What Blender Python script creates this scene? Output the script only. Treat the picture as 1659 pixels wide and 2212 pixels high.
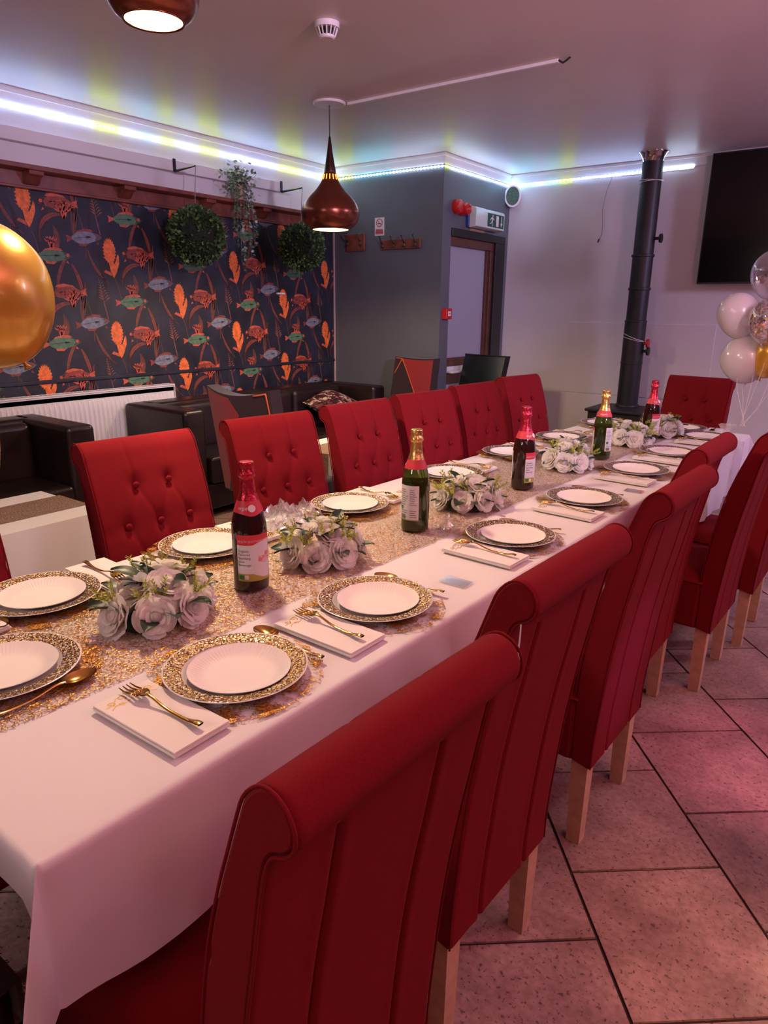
import bpy, math, random
from mathutils import Vector, Matrix, noise as mnoise
for o in list(bpy.data.objects): bpy.data.objects.remove(o)
S = bpy.context.scene
COL = S.collection
PI = math.pi
R = math.radians
random.seed(7)

# ---------------------------------------------------------------- camera
F_PX, YAW, PITCH, ROLL = 1495.0, R(36.27), R(16.35), R(0.6)
CAM = Vector((0, 0, 1.39))
fw = Vector((-math.sin(YAW)*math.cos(PITCH), math.cos(YAW)*math.cos(PITCH), -math.sin(PITCH)))
r0 = Vector((math.cos(YAW), math.sin(YAW), 0)); u0 = r0.cross(fw)
rr = r0*math.cos(ROLL)+u0*math.sin(ROLL); uu = u0*math.cos(ROLL)-r0*math.sin(ROLL)
cam = bpy.data.objects.new('camera', bpy.data.cameras.new('camera'))
COL.objects.link(cam)
cam.matrix_world = Matrix(((rr.x, uu.x, -fw.x, CAM.x), (rr.y, uu.y, -fw.y, CAM.y), (rr.z, uu.z, -fw.z, CAM.z), (0, 0, 0, 1)))
cam.data.sensor_fit = 'VERTICAL'; cam.data.sensor_height = 36; cam.data.sensor_width = 27
cam.data.lens = F_PX/2212*36
cam.data.clip_start = 0.02
S.camera = cam
S.view_settings.view_transform = 'Standard'; S.view_settings.look = 'None'
S.view_settings.gamma = 1; S.view_settings.use_curve_mapping = False
S.view_settings.exposure = 0.6

# ---------------------------------------------------------------- world and large lights
w = bpy.data.worlds.new('world'); S.world = w; w.use_nodes = True
w.node_tree.nodes['Background'].inputs[0].default_value = (0.55, 0.30, 0.38, 1)
w.node_tree.nodes['Background'].inputs[1].default_value = 0.02
# room extents
XL, XR, YB, YG, YF, XD, ZC = -4.42, 2.6, -2.2, 5.2, 6.38, -3.25, 2.6
def light(name, kind, loc, energy, color, size=0.1, target=None, spot=60, blend=0.5, size_y=None):
    l = bpy.data.lights.new(name, kind); l.energy = energy; l.color = color
    if kind == 'AREA':
        l.size = size
        if size_y: l.shape = 'RECTANGLE'; l.size_y = size_y
    else: l.shadow_soft_size = size
    if kind == 'SPOT': l.spot_size = R(spot); l.spot_blend = blend
    o = bpy.data.objects.new(name, l); COL.objects.link(o); o.location = loc
    if target is not None:
        o.rotation_euler = (Vector(target)-Vector(loc)).to_track_quat('-Z', 'Y').to_euler()
    return o
# party lights inferred out of view, without fixtures; the uplights are added fill
light('party_flood_pink', 'AREA', (2.35, -0.6, 2.25), 3, (1.0, 0.33, 0.46), 0.5, (-0.9, 3.0, 1.3))
light('party_flood_violet', 'AREA', (1.9, 4.9, 2.3), 32, (0.74, 0.58, 1.0), 0.4, (-1.8, 6.3, 1.3))
light('party_flood_end', 'AREA', (-1.6, -1.9, 2.0), 12, (1.0, 0.80, 0.76), 0.4, (-1.0, 0.8, 0.85))
light('party_spot_lavender', 'SPOT', (2.2, 0.5, 2.42), 330, (0.86, 0.70, 1.0), 0.08, (-4.0, 4.3, 1.95), 46, 0.6)
light('fill_uplight_pink', 'SPOT', (1.5, 1.4, 1.5), 190, (1.0, 0.34, 0.47), 0.2, (1.2, 1.7, 2.6), 165, 1.0)  # added, unseen: makes the ceiling bounce soft pink light down
light('fill_uplight_rose', 'SPOT', (0.6, -1.3, 1.5), 25, (1.0, 0.28, 0.36), 0.2, (0.4, -1.0, 2.6), 165, 1.0)  # second added uplight, rosier bounce towards the back of the room
light('party_spot_pink', 'SPOT', (2.2, 2.9, 2.4), 240, (1.0, 0.22, 0.42), 0.03, (-0.02, 2.3, 0), 14, 0.6)
light('party_spot_orange', 'SPOT', (2.2, 0.2, 2.4), 130, (1.0, 0.48, 0.2), 0.03, (0.02, 1.35, 0), 13, 0.8)
light('party_spot_violet', 'SPOT', (2.3, 2.0, 2.4), 150, (0.45, 0.25, 1.0), 0.03, (-0.45, 1.72, 0.5), 7, 0.9)
S.cycles.max_bounces = 6; S.cycles.diffuse_bounces = 3; S.cycles.glossy_bounces = 3; S.cycles.transmission_bounces = 5; S.cycles.transparent_max_bounces = 7
S.cycles.caustics_reflective = False; S.cycles.caustics_refractive = False

# ---------------------------------------------------------------- helpers
def lin(h):
    h = h.lstrip('#'); v = [int(h[i:i+2], 16)/255 for i in (0, 2, 4)]
    return tuple(c/12.92 if c <= .04045 else ((c+.055)/1.055)**2.4 for c in v)
MATS = {}
def mat(name, color, rough=.5, metal=0, var=None, bump=None, **kw):
    """Principled material; var=(scale, amount) colour noise, bump=(scale, strength[, detail])"""
    if isinstance(color, str): color = lin(color)
    m = bpy.data.materials.new(name); m.use_nodes = True
    nt = m.node_tree; b = nt.nodes['Principled BSDF']
    b.inputs['Base Color'].default_value = (*color, 1); b.inputs['Roughness'].default_value = rough
    b.inputs['Metallic'].default_value = metal
    for k, v in kw.items():
        b.inputs[k.replace('_', ' ')].default_value = (*v, 1) if isinstance(v, tuple) else v
    if var or bump: tc = nt.nodes.new('ShaderNodeTexCoord')
    if var:
        n = nt.nodes.new('ShaderNodeTexNoise'); n.inputs['Scale'].default_value = var[0]; n.inputs['Detail'].default_value = 6
        nt.links.new(tc.outputs['Object'], n.inputs['Vector'])
        rp = nt.nodes.new('ShaderNodeValToRGB'); a = var[1]
        rp.color_ramp.elements[0].position = .3; rp.color_ramp.elements[1].position = .7
        rp.color_ramp.elements[0].color = (*[c*(1-a) for c in color], 1)
        rp.color_ramp.elements[1].color = (*[min(1, c*(1+a)) for c in color], 1)
        nt.links.new(n.outputs['Fac'], rp.inputs['Fac']); nt.links.new(rp.outputs['Color'], b.inputs['Base Color'])
    if bump:
        n = nt.nodes.new('ShaderNodeTexNoise'); n.inputs['Scale'].default_value = bump[0]
        n.inputs['Detail'].default_value = bump[2] if len(bump) > 2 else 4
        nt.links.new(tc.outputs['Object'], n.inputs['Vector'])
        bp = nt.nodes.new('ShaderNodeBump'); bp.inputs['Strength'].default_value = bump[1]; bp.inputs['Distance'].default_value = .01
        nt.links.new(n.outputs['Fac'], bp.inputs['Height']); nt.links.new(bp.outputs['Normal'], b.inputs['Normal'])
    MATS[name] = m
    return m
def emit(name, color, strength):
    m = bpy.data.materials.new(name); m.use_nodes = True; nt = m.node_tree
    nt.nodes.remove(nt.nodes['Principled BSDF'])
    e = nt.nodes.new('ShaderNodeEmission'); e.inputs[0].default_value = (*color, 1); e.inputs[1].default_value = strength
    nt.links.new(e.outputs[0], nt.nodes['Material Output'].inputs[0]); MATS[name] = m
    return m
def N(nt, t, **inp):
    n = nt.nodes.new(t)
    for k, v in inp.items():
        if k.startswith('_'): setattr(n, k[1:], v)
        else: n.inputs[k.replace('__', ' ')].default_value = v
    return n

class MB:
    """collects shapes, then links them as one mesh object"""
    def __init__(s): s.v = []; s.f = []; s.m = []
    def add(s, vs, fs, mi=0):
        k = len(s.v); s.v += [tuple(p) for p in vs]; s.f += [tuple(i+k for i in f) for f in fs]; s.m += [mi]*len(fs); return s
    def box(s, x0, x1, y0, y1, z0, z1, mi=0):
        return s.add([(x0, y0, z0), (x1, y0, z0), (x1, y1, z0), (x0, y1, z0), (x0, y0, z1), (x1, y0, z1), (x1, y1, z1), (x0, y1, z1)],
                     [(0, 3, 2, 1), (4, 5, 6, 7), (0, 1, 5, 4), (1, 2, 6, 5), (2, 3, 7, 6), (3, 0, 4, 7)], mi)
    def bar(s, a, b, wa, wb, mi=0):
        """square bar from a to b, half widths wa -> wb"""
        a, b = Vector(a), Vector(b); d = (b-a).normalized()
        x = d.orthogonal().normalized() if abs(d.z) < .9 else Vector((1, 0, 0)); x = (x-d*x.dot(d)).normalized(); y = d.cross(x)
        vs = [p+x*i*h+y*j*h for p, h in ((a, wa), (b, wb)) for i, j in ((-1, -1), (1, -1), (1, 1), (-1, 1))]
        return s.add(vs, [(3, 2, 1, 0), (4, 5, 6, 7), (0, 1, 5, 4), (1, 2, 6, 5), (2, 3, 7, 6), (3, 0, 4, 7)], mi)
    def lathe(s, prof, n=32, c=(0, 0, 0), axis='z', mi=0, a0=0, a1=2*PI):
        full = abs(a1-a0-2*PI) < 1e-6; cols = n if full else n+1; vs = []
        for (r, z) in prof:
            for i in range(cols):
                a = a0+(a1-a0)*i/n; p = (r*math.cos(a), r*math.sin(a), z)
                if axis == 'x': p = (p[2], p[0], p[1])
                if axis == 'y': p = (p[1], p[2], p[0])
                vs.append((p[0]+c[0], p[1]+c[1], p[2]+c[2]))
        fs = []
        for j in range(len(prof)-1):
            for i in range(n):
                i2 = (i+1) % cols if full else i+1
                fs.append((j*cols+i, j*cols+i2, (j+1)*cols+i2, (j+1)*cols+i))
        return s.add(vs, fs, mi)
    def tube(s, pts, r, n=8, mi=0, cap=True):
        pts = [Vector(p) for p in pts]; rs = r if isinstance(r, (list, tuple)) else [r]*len(pts)
        vs = []; fs = []; up = None
        for i, p in enumerate(pts):
            d = (pts[min(i+1, len(pts)-1)]-pts[max(i-1, 0)])
            d = d.normalized() if d.length > 1e-9 else Vector((0, 0, 1))
            if up is None: up = d.orthogonal().normalized()
            up = (up-d*up.dot(d)); up = up.normalized() if up.length > 1e-6 else d.orthogonal().normalized()
            q = d.cross(up)
            for k in range(n):
                a = 2*PI*k/n; vs.append(p+(up*math.cos(a)+q*math.sin(a))*rs[i])
        for i in range(len(pts)-1):
            for k in range(n): fs.append((i*n+k, i*n+(k+1) % n, (i+1)*n+(k+1) % n, (i+1)*n+k))
        if cap: fs += [tuple(reversed(range(n))), tuple(range((len(pts)-1)*n, len(pts)*n))]
        return s.add(vs, fs, mi)
    def grid(s, fn, nu, nv, mi=0, wrap=False):
        cols = nu if wrap else nu+1
        vs = [fn(i/nu, j/nv) for j in range(nv+1) for i in range(cols)]
        fs = [(j*cols+i, j*cols+(i+1) % cols, (j+1)*cols+(i+1) % cols, (j+1)*cols+i) for j in range(nv) for i in range(nu)]
        return s.add(vs, fs, mi)
    def ball(s, c, r, nu=16, nv=10, mi=0, fn=None):
        rx, ry, rz = r if isinstance(r, (tuple, list)) else (r, r, r)
        def g(u, v):
            a = u*2*PI; b = -PI/2+v*PI
            return (c[0]+rx*math.cos(a)*math.cos(b), c[1]+ry*math.sin(a)*math.cos(b), c[2]+rz*math.sin(b))
        return s.grid(g, nu, nv, mi, True)
    def prism(s, poly, d0, d1, axis='z', mi=0):
        """polygon (a,b) extruded along axis from d0 to d1"""
        def P(a, b, d): return {'z': (a, b, d), 'x': (d, a, b), 'y': (a, d, b)}[axis]
        n = len(poly)
        vs = [P(a, b, d0) for a, b in poly]+[P(a, b, d1) for a, b in poly]
        fs = [tuple(reversed(range(n))), tuple(range(n, 2*n))]+[(i, (i+1) % n, n+(i+1) % n, n+i) for i in range(n)]
        return s.add(vs, fs, mi)
    def xf(s, M):
        s.v = [tuple(M @ Vector(p)) for p in s.v]; return s
    def mesh(s, name, mats, smooth=False):
        me = bpy.data.meshes.new(name); me.from_pydata(s.v, [], s.f); me.update()
        for m in (mats if isinstance(mats, (list, tuple)) else [mats]): me.materials.append(m)
        if any(s.m): me.polygons.foreach_set('material_index', s.m)
        if smooth: me.polygons.foreach_set('use_smooth', [True]*len(me.polygons))
        return me
    def build(s, name, mats, parent=None, smooth=False, bevel=0, seg=2, loc=None, auto=None):
        o = bpy.data.objects.new(name, s.mesh(name, mats, smooth or bevel > 0 or auto is not None)); COL.objects.link(o)
        if parent: o.parent = parent
        if loc: o.location = loc
        if bevel:
            md = o.modifiers.new('bevel', 'BEVEL'); md.width = bevel; md.segments = seg; md.limit_method = 'ANGLE'; md.angle_limit = R(40)
            md.harden_normals = True
        elif auto is not None:
            o.data.set_sharp_from_angle(angle=R(auto))
        return o
def link(name, me, parent=None, loc=(0, 0, 0), rot=(0, 0, 0), sc=None):
    o = bpy.data.objects.new(name, me); COL.objects.link(o); o.location = loc; o.rotation_euler = rot
    if sc is not None: o.scale = sc if isinstance(sc, (tuple, list)) else (sc, sc, sc)
    if parent: o.parent = parent
    return o
def tag(o, label, cat, group=None):
    o['label'] = label; o['category'] = cat
    if group: o['group'] = group
    return o
def thing(name, label, cat, loc=(0, 0, 0), rotz=0, group=None, rot=None):
    o = bpy.data.objects.new(name, None); COL.objects.link(o); o.empty_display_size = .1
    o.location = loc; o.rotation_euler = rot if rot else (0, 0, rotz)
    return tag(o, label, cat, group)
def struct(o, label=None):
    o['kind'] = 'structure'
    if label: o['label'] = label
    return o
def dup(root, loc, rotz, label, group=None, name=None):
    r = root.copy(); COL.objects.link(r); r.location = loc; r.rotation_euler = (0, 0, rotz); r['label'] = label
    if group: r['group'] = group
    for ch in list(root.children):
        c = ch.copy(); COL.objects.link(c); c.parent = r
        for g in list(ch.children):
            d = g.copy(); COL.objects.link(d); d.parent = c
    return r
def text_geo(s, size, align='LEFT', extrude=0):
    c = bpy.data.curves.new('t', 'FONT'); c.body = s; c.size = size; c.align_x = align; c.extrude = extrude; c.resolution_u = 2
    o = bpy.data.objects.new('t', c); COL.objects.link(o)
    me = o.to_mesh(); vs = [tuple(v.co) for v in me.vertices]; fs = [tuple(p.vertices) for p in me.polygons]
    o.to_mesh_clear(); bpy.data.objects.remove(o); bpy.data.curves.remove(c)
    return vs, fs
def catmull(pts, n):
    out = []
    for i in range(len(pts)-1):
        p0 = pts[max(i-1, 0)]; p1 = pts[i]; p2 = pts[i+1]; p3 = pts[min(i+2, len(pts)-1)]
        for k in range(n):
            t = k/n
            out.append(tuple(.5*((2*b)+(c-a)*t+(2*a-5*b+4*c-d)*t*t+(3*b-a-3*c+d)*t**3) for a, b, c, d in zip(p0, p1, p2, p3)))
    out.append(tuple(pts[-1])); return out
ORD = ['first', 'second', 'third', 'fourth', 'fifth', 'sixth', 'seventh', 'eighth']

# ---------------------------------------------------------------- materials
M_ceil = mat('ceiling_paint', (.74, .66, .66), .38, var=(1.2, .05), bump=(9, .05))
M_white = mat('white_wall_paint', (.72, .70, .72), .55, var=(.8, .04), bump=(60, .05))
M_grey = mat('grey_wall_paint', (.115, .125, .15), .5, var=(1.5, .12), bump=(40, .06))
M_navy = mat('wallpaper_ground', (.015, .017, .032), .5, var=(5, .65))
M_grout = mat('dark_grout', (.035, .02, .018), .9)
M_wood_dark = mat('mahogany_rail', (.19, .05, .032), .35, var=(14, .3))
M_trim = mat('white_gloss_trim', (.72, .70, .70), .35)
M_black = mat('black_paint', (.008, .008, .009), .4)
M_iron = mat('matt_black_steel', (.014, .014, .016), .48, var=(9, .3))
M_screen = mat('tv_screen', (.004, .003, .004), .12)
M_red = mat('red_wool_fabric', (.205, .0055, .011), .92, var=(650, .16), bump=(700, .10), Specular_IOR_Level=.2)
M_oak = mat('oak_leg_wood', (.60, .385, .23), .5, var=(30, .16))
M_cloth = mat('white_tablecloth_fabric', (.80, .76, .77), .8, bump=(8, .16, 3), Sheen_Weight=.1)
M_leather = mat('dark_brown_leather', (.016, .008, .009), .36, var=(6, .4), bump=(50, .06))
M_leather_b = mat('black_leather', (.006, .009, .009), .3, bump=(60, .05))
M_paper = mat('white_paper', (.86, .80, .76), .75)
M_plast = mat('white_plastic', (.80, .77, .78), .28)
M_gold = mat('polished_gold', (.83, .50, .14), .16, 1)
M_copper = mat('copper_lacquer', (.22, .060, .035), .26, .75)
M_bronze = mat('dark_bronze', (.05, .02, .015), .3, .6)
M_rose = mat('white_silk_petal', (.93, .90, .86), .75)
_nt = M_rose.node_tree; _tr = _nt.nodes.new('ShaderNodeBsdfTranslucent'); _tr.inputs[0].default_value = (1.0, .95, .86, 1)
_mx = _nt.nodes.new('ShaderNodeMixShader'); _mx.inputs[0].default_value = .45
_nt.links.new(_nt.nodes['Principled BSDF'].outputs[0], _mx.inputs[1]); _nt.links.new(_tr.outputs[0], _mx.inputs[2]); _nt.links.new(_mx.outputs[0], _nt.nodes['Material Output'].inputs[0])
M_leaf = mat('dark_green_leaf', (.012, .035, .014), .4)
M_sprig = mat('yellow_green_sprig', (.42, .46, .06), .6)
M_bloss = mat('tiny_white_blossom', (.85, .84, .80), .7)
M_glass_g = mat('green_bottle_glass', (.10, .16, .03), .05, Transmission_Weight=.85, IOR=1.45, Coat_Weight=.5)
M_glass_r = mat('dark_bottle_glass', (.035, .012, .010), .05, Transmission_Weight=.35, IOR=1.45, Coat_Weight=.5)
M_liq = mat('dark_drink', (.006, .004, .004), .08)
M_foil_r = mat('red_foil', (.55, .03, .06), .3, .75, bump=(70, .3))
M_foil_g = mat('gold_foil', (.78, .50, .16), .3, .9, bump=(70, .3))
M_lab_r = mat('label_red', (.62, .035, .06), .5)
M_lab_w = mat('label_white', (.74, .70, .70), .5)
M_lab_o = mat('label_olive', (.42, .38, .05), .5)
M_lab_gr = mat('label_green', (.02, .22, .06), .5)
M_ink = mat('grey_ink', (.16, .15, .17), .6)
M_inkl = mat('pink_ink', (.75, .25, .24), .6)
M_scarlet = mat('scarlet_plastic', (.50, .012, .018), .35)
M_sgreen = mat('exit_sign_green', (.005, .085, .05), .4)
M_blue = mat('blue_plastic', (.01, .06, .28), .4)
M_ivory = mat('lamp_inside_white', (.85, .78, .62), .5)

def mk_tile():
    m = bpy.data.materials.new('travertine_tile'); m.use_nodes = True; nt = m.node_tree; b = nt.nodes['Principled BSDF']
    g = N(nt, 'ShaderNodeNewGeometry'); oi = N(nt, 'ShaderNodeObjectInfo')
    n1 = N(nt, 'ShaderNodeTexNoise', Scale=3.2, Detail=7, Roughness=.62); n2 = N(nt, 'ShaderNodeTexNoise', Scale=60, Detail=4)
    n3 = N(nt, 'ShaderNodeTexNoise', Scale=95, Detail=3, Roughness=.55)
    for n in (n1, n2, n3): nt.links.new(g.outputs['Position'], n.inputs['Vector'])
    r1 = N(nt, 'ShaderNodeValToRGB'); e = r1.color_ramp.elements
    e[0].position = .32; e[0].color = (.215, .125, .112, 1); e[1].position = .68; e[1].color = (.52, .345, .305, 1)
    nt.links.new(n1.outputs['Fac'], r1.inputs['Fac'])
    mx = N(nt, 'ShaderNodeMix', _data_type='RGBA', _blend_type='MULTIPLY'); mx.inputs['Factor'].default_value = .55
    r2 = N(nt, 'ShaderNodeValToRGB'); e = r2.color_ramp.elements; e[0].position = .35; e[0].color = (.55, .5, .48, 1); e[1].position = .62; e[1].color = (1, 1, 1, 1)
    nt.links.new(n2.outputs['Fac'], r2.inputs['Fac'])
    nt.links.new(r1.outputs['Color'], mx.inputs['A']); nt.links.new(r2.outputs['Color'], mx.inputs['B'])
    mp = N(nt, 'ShaderNodeMix', _data_type='RGBA', _blend_type='MULTIPLY'); mp.inputs['Factor'].default_value = .7
    r3 = N(nt, 'ShaderNodeValToRGB'); e = r3.color_ramp.elements; e[0].position = .34; e[0].color = (.16, .10, .09, 1); e[1].position = .40; e[1].color = (1, 1, 1, 1)
    nt.links.new(n3.outputs['Fac'], r3.inputs['Fac'])
    nt.links.new(mx.outputs['Result'], mp.inputs['A']); nt.links.new(r3.outputs['Color'], mp.inputs['B'])
    hv = N(nt, 'ShaderNodeHueSaturation'); mr = N(nt, 'ShaderNodeMapRange'); mr.inputs['To Min'].default_value = .82; mr.inputs['To Max'].default_value = 1.15
    nt.links.new(oi.outputs['Random'], mr.inputs['Value']); nt.links.new(mr.outputs['Result'], hv.inputs['Value'])
    nt.links.new(mp.outputs['Result'], hv.inputs['Color']); nt.links.new(hv.outputs['Color'], b.inputs['Base Color'])
    b.inputs['Roughness'].default_value = .42
    bp = N(nt, 'ShaderNodeBump', Strength=.25, Distance=.004); nt.links.new(r3.outputs['Color'], bp.inputs['Height']); nt.links.new(bp.outputs['Normal'], b.inputs['Normal'])
    return m
M_tile = mk_tile()

def mk_mesh_gold(name, scale, lo, hi, blots, gold=(.72, .40, .13), rough=.3, bg=0.0, dark=(.20, .075, .03), metal=.6):
    """open gold net: metal strands where the crackle pattern says so, see-through elsewhere"""
    m = bpy.data.materials.new(name); m.use_nodes = True; nt = m.node_tree; b = nt.nodes['Principled BSDF']
    tc = N(nt, 'ShaderNodeTexCoord')
    wn = N(nt, 'ShaderNodeTexNoise', Scale=scale*.7, Detail=3); nt.links.new(tc.outputs['Object'], wn.inputs['Vector'])
    sb = N(nt, 'ShaderNodeVectorMath', _operation='SCALE'); sb.inputs['Scale'].default_value = 1.3/scale
    nt.links.new(wn.outputs['Color'], sb.inputs[0])
    ad = N(nt, 'ShaderNodeVectorMath', _operation='ADD'); nt.links.new(tc.outputs['Object'], ad.inputs[0]); nt.links.new(sb.outputs['Vector'], ad.inputs[1])
    vo = N(nt, 'ShaderNodeTexVoronoi', _feature='DISTANCE_TO_EDGE', Scale=scale); nt.links.new(ad.outputs['Vector'], vo.inputs['Vector'])
    rp = N(nt, 'ShaderNodeValToRGB'); e = rp.color_ramp.elements; e[0].position = lo; e[0].color = (1, 1, 1, 1); e[1].position = hi; e[1].color = (bg, bg, bg, 1)
    nt.links.new(vo.outputs['Distance'], rp.inputs['Fac'])
    fac = rp.outputs['Color']
    if blots:
        bn = N(nt, 'ShaderNodeTexNoise', Scale=blots[0], Detail=6, Roughness=.68); nt.links.new(tc.outputs['Object'], bn.inputs['Vector'])
        br = N(nt, 'ShaderNodeValToRGB'); e = br.color_ramp.elements; e[0].position = blots[1]; e[0].color = (0, 0, 0, 1); e[1].position = blots[2]; e[1].color = (1, 1, 1, 1)
        nt.links.new(bn.outputs['Fac'], br.inputs['Fac'])
        if len(blots) > 3:      # strands only where a coarser noise lets them
            cr = N(nt, 'ShaderNodeValToRGB'); e = cr.color_ramp.elements; e[0].position = blots[3]; e[0].color = (0, 0, 0, 1); e[1].position = blots[3]+.06; e[1].color = (1, 1, 1, 1)
            nt.links.new(bn.outputs['Fac'], cr.inputs['Fac'])
            mu = N(nt, 'ShaderNodeMath', _operation='MULTIPLY'); nt.links.new(fac, mu.inputs[0]); nt.links.new(cr.outputs['Color'], mu.inputs[1]); fac = mu.outputs[0]
        mx = N(nt, 'ShaderNodeMath', _operation='MAXIMUM'); nt.links.new(fac, mx.inputs[0]); nt.links.new(br.outputs['Color'], mx.inputs[1]); fac = mx.outputs[0]
    cn = N(nt, 'ShaderNodeTexNoise', Scale=scale*1.7, Detail=2); nt.links.new(tc.outputs['Object'], cn.inputs['Vector'])
    c2 = N(nt, 'ShaderNodeValToRGB'); e = c2.color_ramp.elements; e[0].position = .38; e[0].color = (*dark, 1); e[1].position = .62; e[1].color = (*gold, 1)
    nt.links.new(cn.outputs['Fac'], c2.inputs['Fac']); nt.links.new(c2.outputs['Color'], b.inputs['Base Color'])
    b.inputs['Metallic'].default_value = metal; b.inputs['Roughness'].default_value = rough
    bp = N(nt, 'ShaderNodeBump', Strength=.9, Distance=.004); nt.links.new(cn.outputs['Fac'], bp.inputs['Height']); nt.links.new(bp.outputs['Normal'], b.inputs['Normal'])
    nt.links.new(fac, b.inputs['Alpha'])
    return m
M_runner = mk_mesh_gold('gold_mesh_runner', 100, .05, .105, None, (.92, .50, .13), .32, .06, (.34, .13, .045))
M_mat = mk_mesh_gold('gold_foil_placemat', 120, .05, .12, (21, .53, .56, .43), (.90, .44, .08), .3, 0, (.35, .12, .03))
M_rim = mk_mesh_gold('plate_rim_filigree', 150, .10, .26, None, (.85, .50, .15), .2, 0, (.10, .035, .022), .92)

def see_through(name, tint, gloss, rough=.05, frost=0.0):
    m = bpy.data.materials.new(name); m.use_nodes = True; nt = m.node_tree; nt.nodes.remove(nt.nodes['Principled BSDF'])
    t = N(nt, 'ShaderNodeBsdfTransparent', Color=(*tint, 1)); g = N(nt, 'ShaderNodeBsdfGlossy', Color=(1, 1, 1, 1), Roughness=rough)
    lw = N(nt, 'ShaderNodeLayerWeight', Blend=.35); ma = N(nt, 'ShaderNodeMath', _operation='MULTIPLY_ADD'); ma.inputs[1].default_value = gloss; ma.inputs[2].default_value = gloss*.25
    nt.links.new(lw.outputs['Facing'], ma.inputs[0])
    mx = N(nt, 'ShaderNodeMixShader'); nt.links.new(ma.outputs[0], mx.inputs[0]); nt.links.new(t.outputs[0], mx.inputs[1]); nt.links.new(g.outputs[0], mx.inputs[2])
    out = mx.outputs[0]
    if frost:
        d = N(nt, 'ShaderNodeBsdfDiffuse', Color=(.8, .78, .8, 1)); m2 = N(nt, 'ShaderNodeMixShader'); m2.inputs[0].default_value = frost
        nt.links.new(out, m2.inputs[1]); nt.links.new(d.outputs[0], m2.inputs[2]); out = m2.outputs[0]
    nt.links.new(out, nt.nodes['Material Output'].inputs[0]); return m
M_clear = see_through('clear_plastic_film', (.96, .96, .97), .55, .06, .08)
M_balclear = see_through('clear_balloon_film', (.93, .91, .93), .45, .04, .10)
M_tulle = see_through('white_tulle', (.95, .93, .97), .02, .6, .35)
M_bw = mat('white_balloon_latex', (.76, .70, .75), .22, Coat_Weight=.4)
M_bg = mat('gold_balloon_latex', (.74, .40, .05), .3, .45, bump=(60, .03), Coat_Weight=.6, Coat_Roughness=.12)

# ================================================================ the room
# floor: grout bed with square stone tiles laid half-bond at 39.5 degrees to the walls
floor = struct(MB().box(XL-.1, XR+.1, YB-.1, YF+.1, -.10, -.006).build('floor', M_grout))
ta = R(39.5); AV = Vector((-math.sin(ta), math.cos(ta))); BV = Vector((math.cos(ta), math.sin(ta)))
TS = .397
tile_me = MB().box(-.1945, .1945, -.1945, .1945, -.02, 0).mesh('floor_tile', M_tile)
cells = []
for i in range(-16, 22):
    for j in range(-16, 26):
        bc = .574+TS*(i+.5); ac = (1.028 if i % 2 == 0 else 1.228)+TS*(j+.5)
        p = BV*bc+AV*ac
        if XL+.0 < p.x < XR-.0 and YB < p.y < YF: cells.append((p.x, p.y))
cells.sort(key=lambda p: abs(p[0]+.4)+abs(p[1]-2.2)*.55+ (4 if p[1] < -.3 else 0))
for p in cells[:290]:
    o = link('floor_tile', tile_me, floor, (p[0], p[1], random.uniform(-.0015, 0)), (0, 0, ta))
rest = MB()
for p in cells[290:]:
    k = len(rest.v); rest.box(-.1945, .1945, -.1945, .1945, -.02, 0)
    c, s_ = math.cos(ta), math.sin(ta)
    for q in range(k, len(rest.v)):
        x, y, z = rest.v[q]; rest.v[q] = (p[0]+c*x-s_*y, p[1]+s_*x+c*y, z)
o = rest.build('floor_tiles_outlying', M_tile, floor); o['kind'] = 'stuff'

struct(MB().box(XL-.1, XR+.1, YB-.1, YF+.1, ZC, ZC+.1).build('ceiling', M_ceil))
wall_left = struct(MB().box(XL-.12, XL, YB-.1, YG, 0, ZC).build('wall_left', M_white))
struct(MB().box(XL, XD-.13, YG, YG+.12, 0, ZC).box(XD-.13, XD, YG, YG+.12, 0, ZC).build('wall_coat_hooks', M_grey))
# door wall with its opening
struct(MB().box(XD-.12, XD, YG+.12, 5.34, 0, ZC).box(XD-.12, XD, 5.34, 6.31, 2.05, ZC).box(XD-.12, XD, 6.31, YF, 0, ZC).build('wall_door', M_grey))
wall_far = struct(MB().box(XD-.12, XR+.1, YF, YF+.12, 0, ZC).build('wall_far', M_white))
struct(MB().box(XR, XR+.12, YB-.1, YF, 0, ZC).build('wall_right', M_grey))
struct(MB().box(XL-.1, XR+.1, YB-.12, YB, 0, ZC).build('wall_back', M_grey))
# painted band above the LED strip on the grey walls, and a thin coving line under the ceiling
struct(MB().box(XL, XD+.002, YG-.002, YG, 2.515, ZC).box(XD, XD+.002, YG, YF, 2.515, ZC).build('trim_1', M_white))
cv = MB()
cv.box(XL, XL+.014, YB, YG, 2.565, 2.585).box(XL, XD, YG-.014, YG, 2.575, 2.59).box(XD, XD+.014, YG-.014, YF, 2.575, 2.59).box(XD, XR, YF-.014, YF, 2.575, 2.59)
struct(cv.build('trim_2', M_trim))
# hearth boards fixed on the far wall
for x0, x1, z0, z1 in ((-2.575, -1.30, .655, 1.29), (-2.60, -1.30, .02, .648)):
    MB().box(x0, x1, YF-.008, YF, z0, z1).build('wall_board', M_white, wall_far, bevel=.003)
for x, z in ((-2.53, 1.26), (-2.53, .69), (-2.53, .61), (-1.36, 1.26), (-1.62, .60), (-2.44, 1.31)):
    MB().lathe([(0, 0), (.007, 0), (.007, .003), (0, .004)], 10, (x, 0, z), 'y').build('screw', M_trim, wall_far, loc=(0, YF-.0125, 0))

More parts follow.
